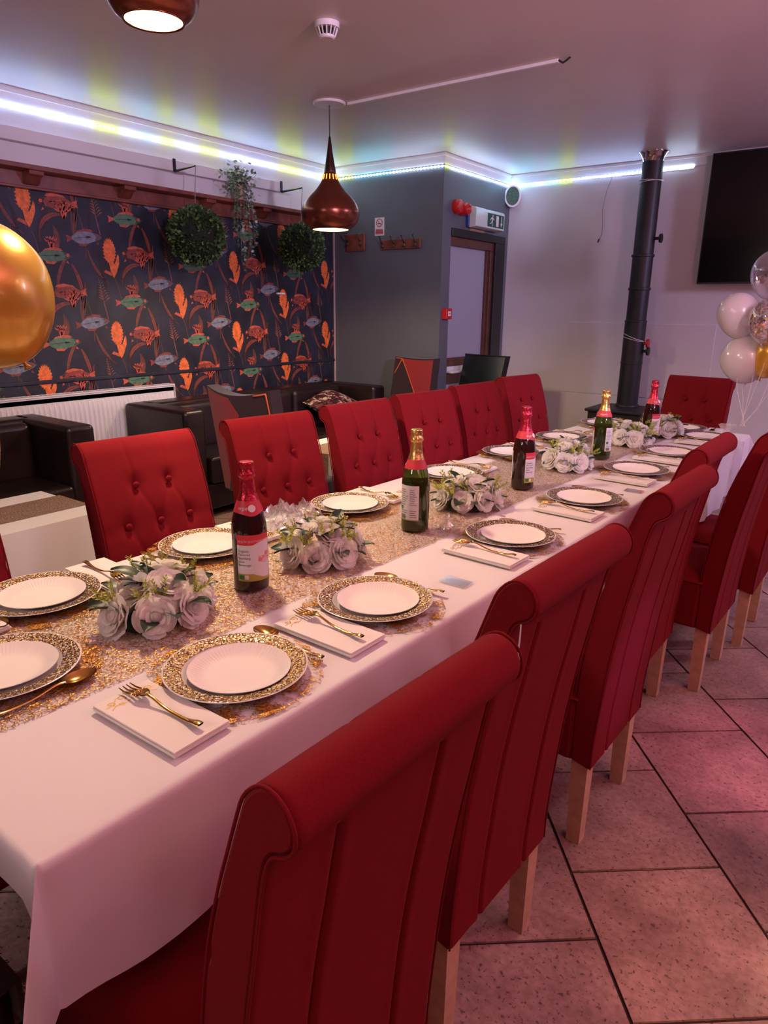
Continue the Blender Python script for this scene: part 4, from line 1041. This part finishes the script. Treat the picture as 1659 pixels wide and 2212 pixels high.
def scroll_print():
    mb = MB(); z = .0099
    def rib(pts, w_):
        n = len(pts); 
        for i in range(n-1):
            a, b = Vector((*pts[i], 0)), Vector((*pts[i+1], 0)); d = (b-a); p = Vector((-d.y, d.x, 0)).normalized()*w_
            mb.add([(a-p)+Vector((0, 0, z)), (b-p)+Vector((0, 0, z)), (b+p)+Vector((0, 0, z)), (a+p)+Vector((0, 0, z))], [(0, 1, 2, 3)])
    for sg in (1, -1):
        for cx_, cy_, r_ in ((-.086, .012, .009), (-.082, .034, .008), (-.070, .022, .006)):
            rib([(cx_+r_*(1-t/9)*math.cos(t*.95*sg), sg*cy_+r_*(1-t/9)*math.sin(t*.95)) for t in range(9)], .0011)
        rib([(-.094, 0), (-.09, sg*.02), (-.078, sg*.03), (-.076, sg*.046)], .0009); rib([(-.074, 0), (-.068, sg*.012), (-.072, sg*.03), (-.064, sg*.042)], .0009)
    return mb.mesh('gold_print', mat('gold_print_ink', (.62, .36, .10), .4, .4))
ME_scr = scroll_print()
def setting(s, t, face, where, seed, nap_off=.168, sp=True):
    """face: direction angle the diner looks, local +Y of the setting"""
    rnd_ = random.Random(seed); base = tp(s, t, 0); rz = TROT+face
    def P(x, y, z): v = Matrix.Rotation(rz, 3, 'Z') @ Vector((x, y, 0)); return (base.x+v.x, base.y+v.y, z)
    g = 'place settings on the long dining table'
    tag(link('placemat', ME_mats[seed % 4], None, P(.0, .004, TZ+.0048), (0, 0, rnd_.uniform(0, 6))), 'round gold foil placemat '+where, 'placemat', 'gold placemats')
    c = thing('charger_plate', 'white plate with gold filigree rim '+where, 'plate', P(0, 0, TZ+.0052), rnd_.uniform(0, 6), 'gold rimmed plates')
    link('plate_body', ME_ch, c); link('gold_rim', ME_rim, c)
    tag(link('paper_plate', ME_pp, None, P(rnd_.uniform(-.006, .006), -.004+rnd_.uniform(-.006, .006), TZ+.0085), (0, 0, rnd_.uniform(0, 6))), 'small white fluted paper plate '+where, 'plate', 'paper plates')
    # napkin and fork to the diner's left, spoon to the right
    n = thing('napkin', 'folded white napkin with gold scroll print '+where, 'napkin', P(-nap_off, -.015, TZ+.004), rz+PI/2+rnd_.uniform(-.05, .05)+PI, 'folded napkins')
    link('napkin_fold', ME_nap, n); link('gold_print', ME_scr, n)
    tag(link('fork', ME_fork, None, P(-nap_off+.008, -.008, TZ+.0145), (0, 0, rz+rnd_.uniform(-.12, .12))), 'gold fork lying on the napkin '+where, 'fork', 'gold forks')
    if sp: tag(link('spoon', ME_spoon, None, P(.131, .0, TZ+.0058), (0, 0, rz+rnd_.uniform(-.08, .22))), 'gold spoon beside the plate '+where, 'spoon', 'gold spoons')
RS = [.742, 1.133, 1.737, 2.265, 2.831, 3.301, 3.845]; LS = [.684, 1.135, 1.688, 2.288, 2.818, 3.339, 3.936]
RT = [.262, .265, .275, .275, .262, .25, .27]; LT = [-.325, -.318, -.287, -.283, -.30, -.29, -.30]
for i in range(7):
    setting(RS[i]-.31, RT[i], PI/2, 'at walkway-side place %s from leather chair end' % ORD[i], 10+i)
    setting(LS[i]-.31, LT[i], -PI/2, 'at sofa-side place %s from gold balloon' % ORD[i], 30+i)
setting(.175, -.055, 0, 'at the table end by the leather chair', 51, .22)
setting(3.755, .10, PI, 'at the table end by the stove', 52)

# ================================================================ bottles
def bottle(s, t, rz, red, label):
    z0 = RZ+.001; b = thing('sparkling_drink_bottle', label, 'bottle', tp(s, t, z0), rz, 'sparkling drink bottles')
    prof = catmull([(.0, .004), (.030, .0), (.0385, .003), (.0405, .010), (.0405, .06), (.0405, .125), (.0400, .145), (.0375, .165), (.0315, .188), (.0235, .210), (.0180, .230), (.0155, .255), (.0148, .275)], 4)
    MB().lathe(prof+[(.0, .276)], 40).build('glass', M_glass_r if red else M_glass_g, b, smooth=True)
    lq = [(max(0, r_-.0022), z+.002) for r_, z in prof if z < (.17 if red else .148)]
    MB().lathe(lq+[(0, lq[-1][1])], 32).build('drink', M_liq, b, smooth=True)
    fo_ = M_foil_r if red else M_foil_g
    cap = catmull([(.0242, .2105), (.0188, .230), (.0164, .252), (.0162, .262), (.0185, .265), (.0195, .270), (.0182, .276), (.0166, .284), (.0168, .292), (.0160, .2975), (.010, .2995), (0, .300)], 4)
    cp_ = MB().grid(lambda u, v: (lambda r_, z: ((r_+(.0007*math.sin(u*2*PI*9+z*300) if z > .262 and r_ > .005 else 0))*math.cos(u*2*PI), (r_+(.0007*math.sin(u*2*PI*9+z*300) if z > .262 and r_ > .005 else 0))*math.sin(u*2*PI), z))(*cap[min(len(cap)-1, int(v*(len(cap)-1)+.5))]), 40, len(cap)-1, 0, True)
    cp_.build('foil_capsule', fo_, b, smooth=True)
    def rad(z):
        for (r1, z1), (r2, z2) in zip(prof, prof[1:]):
            if z1 <= z <= z2 and z2 > z1: return r1+(r2-r1)*(z-z1)/(z2-z1)
        return .0405
    nl = MB().grid(lambda u, v: (lambda a, z: ((rad(z)+.0012)*math.cos(a), (rad(z)+.0012)*math.sin(a), z))(u*2*PI, .186+.026*v-(.006*max(0, math.cos(u*2*PI))**6)*(1-v)), 48, 5, 0, True).build('neck_label', M_lab_r, b, smooth=True)
    def wrap(vs, a0, z0_, r_): return [((r_)*math.cos(a0+x/r_), r_*math.sin(a0+x/r_), z0_+y) for x, y, _ in vs]
    for a0 in (-1.05, 1.4):
        vs, fs = text_geo('organic', .011)
        MB().add([((rad(.194+y)+.0022)*math.cos(a0+x/.031), (rad(.194+y)+.0022)*math.sin(a0+x/.031), .194+y) for x, y, _ in vs], fs).build('neck_lettering', M_lab_w, nl)
    MB().lathe([(0, .0), (.0085, .0), (.0085, .0012), (0, .0014)], 20, (0, 0, 0), 'x').xf(Matrix.Translation((.0305, .0, .197)) @ Matrix.Rotation(R(-22), 4, 'Y')).build('neck_seal', M_lab_w, nl)
    # front label
    r_ = .0412; A = 1.02
    fr_ = MB()
    for za, zb_, mi in ((.028, .046, 2), (.046, .114, 1), (.114, .138, 0)):
        fr_.grid(lambda u, v: (r_*math.cos(A*(2*u-1)), r_*math.sin(A*(2*u-1)), za+(zb_-za)*v), 24, 1, mi)
    # white swoosh over the bands, right half
    def swoosh(u, v):
        a = -.12+1.12*u; lo = .046-.012*math.sin(min(1, u*1.1)*PI*.55); hi = .114+.010*math.sin(min(1, u*1.15)*PI*.55); return ((r_+.0003)*math.cos(a), (r_+.0003)*math.sin(a), lo+(hi-lo)*v)
    fr_.grid(swoosh, 16, 4, 1)
    fl2 = fr_.build('front_label', [M_lab_r, M_lab_w, M_lab_o], b, smooth=True)
    tx = MB(); vs, fs = text_geo('apple-pomegranate', .0105); tx.add(wrap(vs, -.95, .121, r_+.0007), fs); tx.build('flavour_lettering', mat('label_pink', (.80, .42, .44), .5) if 'label_pink' not in MATS else MATS['label_pink'], fl2)
    tx = MB()
    for k, w_ in enumerate(('Organic', 'Flavored', 'Sparkling', 'Juice', 'Beverage')):
        vs, fs = text_geo(w_, .0082); tx.add(wrap(vs, -.95, .098-.0083*k, r_+.0007), fs)
    tx.build('small_lettering', M_ink, fl2)
    MB().grid(lambda u, v: ((r_+.0008)*math.cos(-.94+.30*u), (r_+.0008)*math.sin(-.94+.30*u), .033+.010*v), 4, 1).build('green_mark', M_lab_gr, fl2)
    MB().grid(lambda u, v: ((r_+.0008)*math.cos(-.60+.22*u), (r_+.0008)*math.sin(-.60+.22*u), .033+.010*v), 4, 1).build('white_mark', M_lab_w, fl2)
    fu = MB()
    for k in range(5):   # pink splash drawing with fruit slices
        fu.grid(lambda u, v, k=k: ((r_+.0008)*math.cos(.18+.72*u), (r_+.0008)*math.sin(.18+.72*u), .070+.004*k+.012*abs(2*u-1)**2*(1 if k < 3 else -.3)+.0013*v), 10, 1)
    for a0, z_, q in ((.30, .078, .006), (.75, .090, .007), (.5, .083, .004)):
        fu.add([((r_+.0009)*math.cos(a0+q/r_*math.cos(i*.7)), (r_+.0009)*math.sin(a0+q/r_*math.cos(i*.7)), z_+q*.8*math.sin(i*.7)) for i in range(9)], [tuple(range(9))])
    fu.build('fruit_drawing', M_inkl, fl2)
    vs, fs = text_geo('Red Grape', .008); 
    # back label
    bk = MB().grid(lambda u, v: (r_*math.cos(PI-.78+1.56*u), r_*math.sin(PI-.78+1.56*u), .036+.104*v), 20, 1).build('back_label', M_lab_w, b, smooth=True)
    ln = MB(); rnd_ = random.Random(4)
    for k in range(14):
        if 8 <= k <= 9: continue
        z_ = .126-.0062*k
        for a_, l_ in ((PI-.70, .72), (PI+.12, .55)):
            e_ = a_+l_*rnd_.uniform(.55, 1); ln.grid(lambda u, v: ((r_+.0005)*math.cos(a_+(e_-a_)*u), (r_+.0005)*math.sin(a_+(e_-a_)*u), z_+.0016*v), 6, 1)
    for k in range(16): ln.grid(lambda u, v: ((r_+.0005)*math.cos(PI-.66+.03*k+(.012+.008*(k % 3))*u), (r_+.0005)*math.sin(PI-.66+.03*k+(.012+.008*(k % 3))*u), .040+.011*v), 1, 1)
    ln.build('fine_print', M_ink, bk)
    MB().grid(lambda u, v: ((r_+.0006)*math.cos(PI-.68+.26*u), (r_+.0006)*math.sin(PI-.68+.26*u), .069+.010*v), 4, 1).build('green_mark', M_lab_gr, bk)
    MB().grid(lambda u, v: ((r_+.0004)*math.cos(PI-.78+1.56*u), (r_+.0004)*math.sin(PI-.78+1.56*u), .036+.003*v), 12, 1).build('label_edge', M_lab_o, bk)
    return b
def face_cam(s, t, off):   # rotation that turns the front label towards the camera side, plus an offset
    p = tp(s, t, 0); return math.atan2(-p.y, -p.x)+R(off)
BT = [(1.031-.31, -.023, True, 14, 'red-foil bottle with its apple-pomegranate label showing, between the first two rose posies'),
      (1.636-.31, .012, False, 150, 'gold-foil green bottle with its back label showing, beside the clear funnel'),
      (2.292-.31, .027, True, 68, 'red-foil dark bottle between the third and fourth rose posies'),
      (3.009-.31, .044, False, -115, 'gold-foil green bottle between the fourth and fifth rose posies'),
      (3.604-.31, .066, True, 62, 'red-foil dark bottle furthest from the gold balloon, by the last posy')]
for s, t, red, off, lb in BT: bottle(s, t, face_cam(s, t, off), red, lb)

# ================================================================ rose posies
def rose_mesh(seed):
    rnd_ = random.Random(seed); mb = MB()
    def petal(a0, r0_, r1, z0_, z1, wid, curl, n=6):
        jz = rnd_.uniform(-.003, .003); jr = rnd_.uniform(-.002, .002)
        def g(u, v):
            uu_ = 2*u-1; a = a0+wid*uu_*(0.55+.45*math.sin(PI*min(1, v*.8+.1)))
            r_ = r0_+(r1+jr-r0_)*v**.8+curl*max(0, v-.6)**2*6*(1-.3*uu_*uu_); z = z0_+(z1+jz-z0_)*(v-.25*max(0, v-.75)**1.0*1.2)-.006*uu_*uu_*v+.0015*math.sin(uu_*5+a0*3)*v
            return (r_*math.cos(a), r_*math.sin(a), z)
        mb.grid(g, n, 6)
    # spiral heart
    def heart(u, v):
        a = u*3.2*PI; r_ = .0025+.0085*u; return (r_*math.cos(a)*(1+.25*v), r_*math.sin(a)*(1+.25*v), .006+.030*v-.004*u)
    mb.grid(heart, 30, 3)
    for k in range(3): petal(k*2.09+.4, .006, .016, .004, .036, 1.15, .006)
    for k in range(4): petal(k*1.57+.9, .008, .024, .002, .035, 1.0, .010)
    for k in range(5): petal(k*1.257+.2, .010, .033, .0, .032, .85, .008)
    for k in range(5): petal(k*1.257+.8, .012, .039, -.004, .024, .82, .010)
    mb.lathe([(0, -.006), (.010, -.004), (.008, .006)], 8); mb.lathe([(0, .0335), (.006, .031), (.012, .024), (.017, .012), (.012, .002)], 12)
    return mb.mesh('rose', M_rose, True)
ME_rose = [rose_mesh(k) for k in range(4)]
def leaf_mesh():
    mb = MB()
    def g(u, v):
        uu_ = 2*u-1; w_ = .016*math.sin(PI*(v*.93+.05))**.8; return (uu_*w_, .062*v, .010*math.sin(v*2.4)-.006*abs(uu_)*0+.004*abs(uu_))
    mb.grid(g, 4, 8); return mb.mesh('leaf', M_leaf, True)
ME_leaf = leaf_mesh()
def sprig_mesh(seed):
    rnd_ = random.Random(seed); mb = MB()
    for st_ in range(4):
        a = st_*1.57+rnd_.uniform(-.5, .5); tip = Vector((.022*math.cos(a), .022*math.sin(a), .05))
        mb.tube([(0, 0, 0), tip*.5+Vector((0, 0, .006)), tip], .0008, 4)
        for k in range(9):
            p = tip*(.25+.75*k/8)
            for q in (0, 2.1, 4.2):
                b_ = q+k*.8; d = Vector((math.cos(b_), math.sin(b_), .8)).normalized()*.009; sd_ = d.cross(Vector((0, 0, 1))).normalized()*.0022
                mb.add([p, p+d*.5+sd_, p+d, p+d*.5-sd_], [(0, 1, 2, 3)])
    return mb.mesh('fern_sprig', M_sprig)
ME_sprig = [sprig_mesh(k) for k in range(3)]
def bloss_mesh():
    mb = MB().ball((0, 0, 0), .003, 8, 5)
    for k in range(26):
        z = 1-2*(k+.5)/26; a = k*2.4; q = math.sqrt(1-z*z); d = Vector((q*math.cos(a), q*math.sin(a), z))
        s_ = d.orthogonal().normalized()*.0016; mb.add([d*.002-s_, d*.0065, d*.002+s_], [(0, 1, 2)])
    return mb.mesh('blossom', M_bloss)
ME_bloss = bloss_mesh()
def posy(s, t, rz, seed, label, big=1.0):
    rnd_ = random.Random(seed); b = thing('rose_posy', label, 'flowers', tp(s, t, RZ+.001), rz, 'white rose posies down the middle of the table'); b.scale = (big, big, big)
    def g(u, v): a = u*2*PI; r_ = .075*math.sin(v*PI/2); return (r_*1.15*math.cos(a), r_*math.sin(a)*.8, .048*math.cos(v*PI/2))
    MB().grid(g, 20, 6, 0, True).build('moss_base', M_leaf, b, smooth=True)
    spots = []
    for k in range(8):
        a = k*2*PI/8+rnd_.uniform(-.15, .15); spots.append((.095*math.cos(a)*1.12, .078*math.sin(a), .034+rnd_.uniform(-.004, .006), 68, a))
    for k in range(3): a = k*2.09+.6+rnd_.uniform(-.3, .3); spots.append((.052*math.cos(a), .042*math.sin(a), .064+rnd_.uniform(0, .012), 28, a))
    for x, y, z, tilt, a in spots:
        d = Vector((math.cos(a)*math.sin(R(tilt)), math.sin(a)*math.sin(R(tilt)), math.cos(R(tilt))))
        q = d.to_track_quat('Z', 'Y') @ Matrix.Rotation(rnd_.uniform(0, 6), 3, 'Z').to_quaternion()
        sc = rnd_.uniform(.80, .98); link('rose', ME_rose[rnd_.randrange(4)], b, (x*.84, y*.84, z), q.to_euler(), sc)
    for k in range(20):
        a = k*2*PI/20+rnd_.uniform(-.2, .2); top = k % 2; rr2 = .032 if top else .078; z = .070 if top else .03
        link('leaf', ME_leaf, b, (rr2*math.cos(a), rr2*math.sin(a)*.85, z+rnd_.uniform(-.008, .014)), (R(rnd_.uniform(-5, 28) if top else rnd_.uniform(-8, 12)), R(rnd_.uniform(-25, 25)), a-PI/2+rnd_.uniform(-.3, .3)), rnd_.uniform(.8, 1.15))
    for k in range(9):
        a = k*.7+rnd_.uniform(-.2, .2); q = rnd_.uniform(.02, .085)
        link('fern_sprig', ME_sprig[k % 3], b, (q*math.cos(a)*1.2, q*math.sin(a), .055), (rnd_.uniform(-.5, .5)+.5*math.sin(a)*-1, .6*math.cos(a), 0), rnd_.uniform(.85, 1.15))
    for k in range(11):
        a = rnd_.uniform(0, 2*PI); q = rnd_.uniform(.01, .075)
        link('blossom', ME_bloss, b, (q*math.cos(a)*1.1, q*math.sin(a), .088+rnd_.uniform(-.015, .012)-.2*q), (0, 0, a))
    return b
PO = [(.80-.31, -.045, 95, 1, 'white rose posy next to the gold balloon end, first along the runner', 1.0), (1.275-.31, -.02, 80, 2, 'white rose posy beside the crumpled clear bag', .98),
      (1.945-.31, .01, 60, 3, 'white rose posy standing behind the clear funnel', .96), (2.735-.31, .01, 100, 4, 'white rose posy between the third bottle and the second gold-foil bottle', 1.04),
      (3.445-.31, .03, 70, 5, 'white rose posy just past the second gold-foil bottle', 1.0), (3.80-.31, .075, 85, 6, 'white rose posy at the stove end of the runner', .98)]
for s, t, a, sd_, lb, bg in PO: posy(s, t, R(a), sd_, lb, bg)

# ================================================================ small plastic things on the table
def crumple(name, label, s, t, sx_, sy_, h, seed, m):
    rnd_ = random.Random(seed)
    def g(u, v):
        a, b = 2*u-1, 2*v-1; e = max(0, (1-a**4)*(1-b**4)); p = Vector((a*2.2, b*2.2, seed))
        z = h*e*(.25+.75*abs(mnoise.noise(p*1.7))*1.5)+.55*h*e*abs(mnoise.noise(p*3.3))
        return (sx_*a*(1+.2*mnoise.noise(p*1.1+Vector((3, 0, 0)))), sy_*b*(1+.2*mnoise.noise(p*1.2+Vector((0, 5, 0)))), z)
    o = MB().grid(g, 28, 28).build(name, m, None, smooth=False, loc=tp(s, t, TZ+.006)); o.rotation_euler = (0, 0, rnd_.uniform(0, 3))
    return tag(o, label, 'plastic bag')
crumple('plastic_bag', 'crumpled clear plastic bag on the sofa side of the table edge', 1.43-.31, -.30, .085, .115, .065, 2, M_clear)
fn = thing('plastic_funnel', 'small clear plastic funnel lying upside down beside green bottle', 'funnel', tp(1.70-.31, .085, RZ+.001))
MB().lathe([(.030, 0), (.0305, .002), (.008, .026)], 24).build('cone', M_clear, fn, smooth=True); MB().lathe([(.008, .026), (.0055, .048), (.0045, .048)], 16).build('spout', M_clear, fn, smooth=True)
tag(MB().box(-.035, .035, -.022, .022, 0, .0012).build('clear_card', M_clear, None, loc=tp(1.363-.31, .33, TZ+.0025)), 'small clear plastic card on the walkway side of the cloth', 'card')
tag(MB().box(-.032, .032, -.022, .022, 0, .0012).build('clear_card', M_clear, None, loc=tp(2.527-.31, .36, TZ+.0015)), 'clear plastic slip lying near the fourth walkway-side place', 'card')

# ================================================================ balloons
def balloon(label, c, r_, tilt, m, stretch=1.22, ribbon_to=None, group=None, neck=True, rest=None):
    b = thing('balloon', label, 'balloon', c, group=group, rot=tilt)
    def g(u, v):
        a = u*2*PI; th = v*PI; q = math.sin(th); z = -math.cos(th)
        k = 1-.10*max(0, -z)**1.5; zz = z*(1 if z > 0 else stretch)
        return (r_*q*k*math.cos(a), r_*q*k*math.sin(a), r_*zz)
    MB().grid(g, 40, 28, 0, True).build('skin', m, b, smooth=True)
    if neck: MB().lathe([(.007, -r_*stretch+.006), (.005, -r_*stretch-.004), (.011, -r_*stretch-.016), (.006, -r_*stretch-.016)], 12).build('knot', m, b, smooth=True)
    return b
gb = balloon('large shiny gold balloon floating over the sofa-side chairs', (-1.775, .80, 1.42), .165, (R(18), R(-22), 0), M_bg, 1.12)
rb = [(-1.775+.03, .80, 1.25), (-1.77, .79, 1.0), (-1.80, .73, .80), (-1.80, .70, .52)]
Mi = (Matrix.Translation(gb.location) @ gb.rotation_euler.to_matrix().to_4x4()).inverted()
MB().tube(catmull(rb, 6), .0015, 5).xf(Mi).build('ribbon', M_gold, gb)
G = 'balloon cluster at the stove end of the table'
CB = Vector((-.60, 3.84, .80))
cl = [('pearly white balloon on the left of the clustered balloons', (-.715, 3.95, 1.39), .098, (R(6), R(-14), 0), M_bw, 1.35),
      ('low white balloon resting above the cluster ribbons', (-.655, 3.98, 1.165), .118, (0, R(-8), 0), M_bw, 1.06),
      ('clear balloon with gold confetti pieces at the top of the cluster', (-.575, 4.00, 1.575), .118, (0, R(5), 0), M_balclear, 1.1),
      ('clear balloon lined all over with gold flakes, middle of the cluster', (-.545, 3.86, 1.36), .105, (R(-5), R(12), 0), M_balclear, 1.15),
      ('slim gold balloon at the lower right of the cluster', (-.525, 3.93, 1.20), .085, (R(3), R(20), 0), M_bg, 1.5),
      ('plain white balloon on the walkway side of the cluster', (-.40, 4.05, 1.42), .115, (0, R(14), 0), M_bw, 1.2)]
for i, (lb, c, r_, tl_, m, stt) in enumerate(cl):
    b = balloon(lb, c, r_, tl_, m, stt, group=G)
    if i in (2, 3):
        rnd_ = random.Random(i); fk = MB(); n_ = 46 if i == 2 else 420
        for _ in range(n_):
            z = rnd_.uniform(-.95, .05) if i == 2 else rnd_.uniform(-1, .75); a = rnd_.uniform(0, 2*PI); q = math.sqrt(max(0, 1-z*z)); d = Vector((q*math.cos(a), q*math.sin(a), z)); p = d*r_*.985
            sd_ = d.orthogonal().normalized(); sd_ = Matrix.Rotation(rnd_.uniform(0, 6), 3, d) @ sd_; o2 = d.cross(sd_); w_ = rnd_.uniform(.004, .012); h_ = rnd_.uniform(.002, .005)
            fk.add([p-sd_*w_-o2*h_, p+sd_*w_-o2*h_, p+sd_*w_+o2*h_, p-sd_*w_+o2*h_], [(0, 1, 2, 3)])
        o = fk.build('gold_confetti', M_gold, b); o['kind'] = 'stuff'
    p0 = Vector(c)-Vector((0, 0, r_*stt)); mid = p0.lerp(CB, .5)+Vector((.01*math.sin(i*2), 0, -.01))
    Mi = (Matrix.Translation(c) @ b.rotation_euler.to_matrix().to_4x4()).inverted()
    MB().tube([p0, p0.lerp(CB, .25)+Vector((.008, 0, 0)), mid, CB+Vector((.012*math.cos(i), .012*math.sin(i), .045))], .0011, 5).xf(Mi).build('ribbon', M_plast, b)
tw = thing('balloon_weight', 'small balloon weight wrapped in white tulle at the table corner', 'balloon weight', tuple(tp(3.53, .375, TZ+.001)), TROT)
MB().lathe([(0, 0), (.022, 0), (.022, .025), (0, .028)], 16).build('weight', M_plast, tw, auto=40)
def tul(u, v):
    a = u*2*PI; r_ = .016+.038*abs(v-.55)**.8*1.2+.010*math.sin(7*a+v*2)*abs(v-.5); return (r_*math.cos(a), r_*math.sin(a), .002+.085*v)
MB().grid(tul, 48, 10, 0, True).build('tulle_wrap', M_tulle, tw, smooth=True)
def tail(u, v):
    return (.035+.05*u+.01*math.sin(u*9+v*3)+.012*v, -.03+.05*math.sin(u*5)*.3+.02*u+.01*math.sin(v*9), .012-.30*v if v > .05 else .014)
MB().grid(tail, 14, 14).build('tulle_tail', M_tulle, tw, smooth=True)
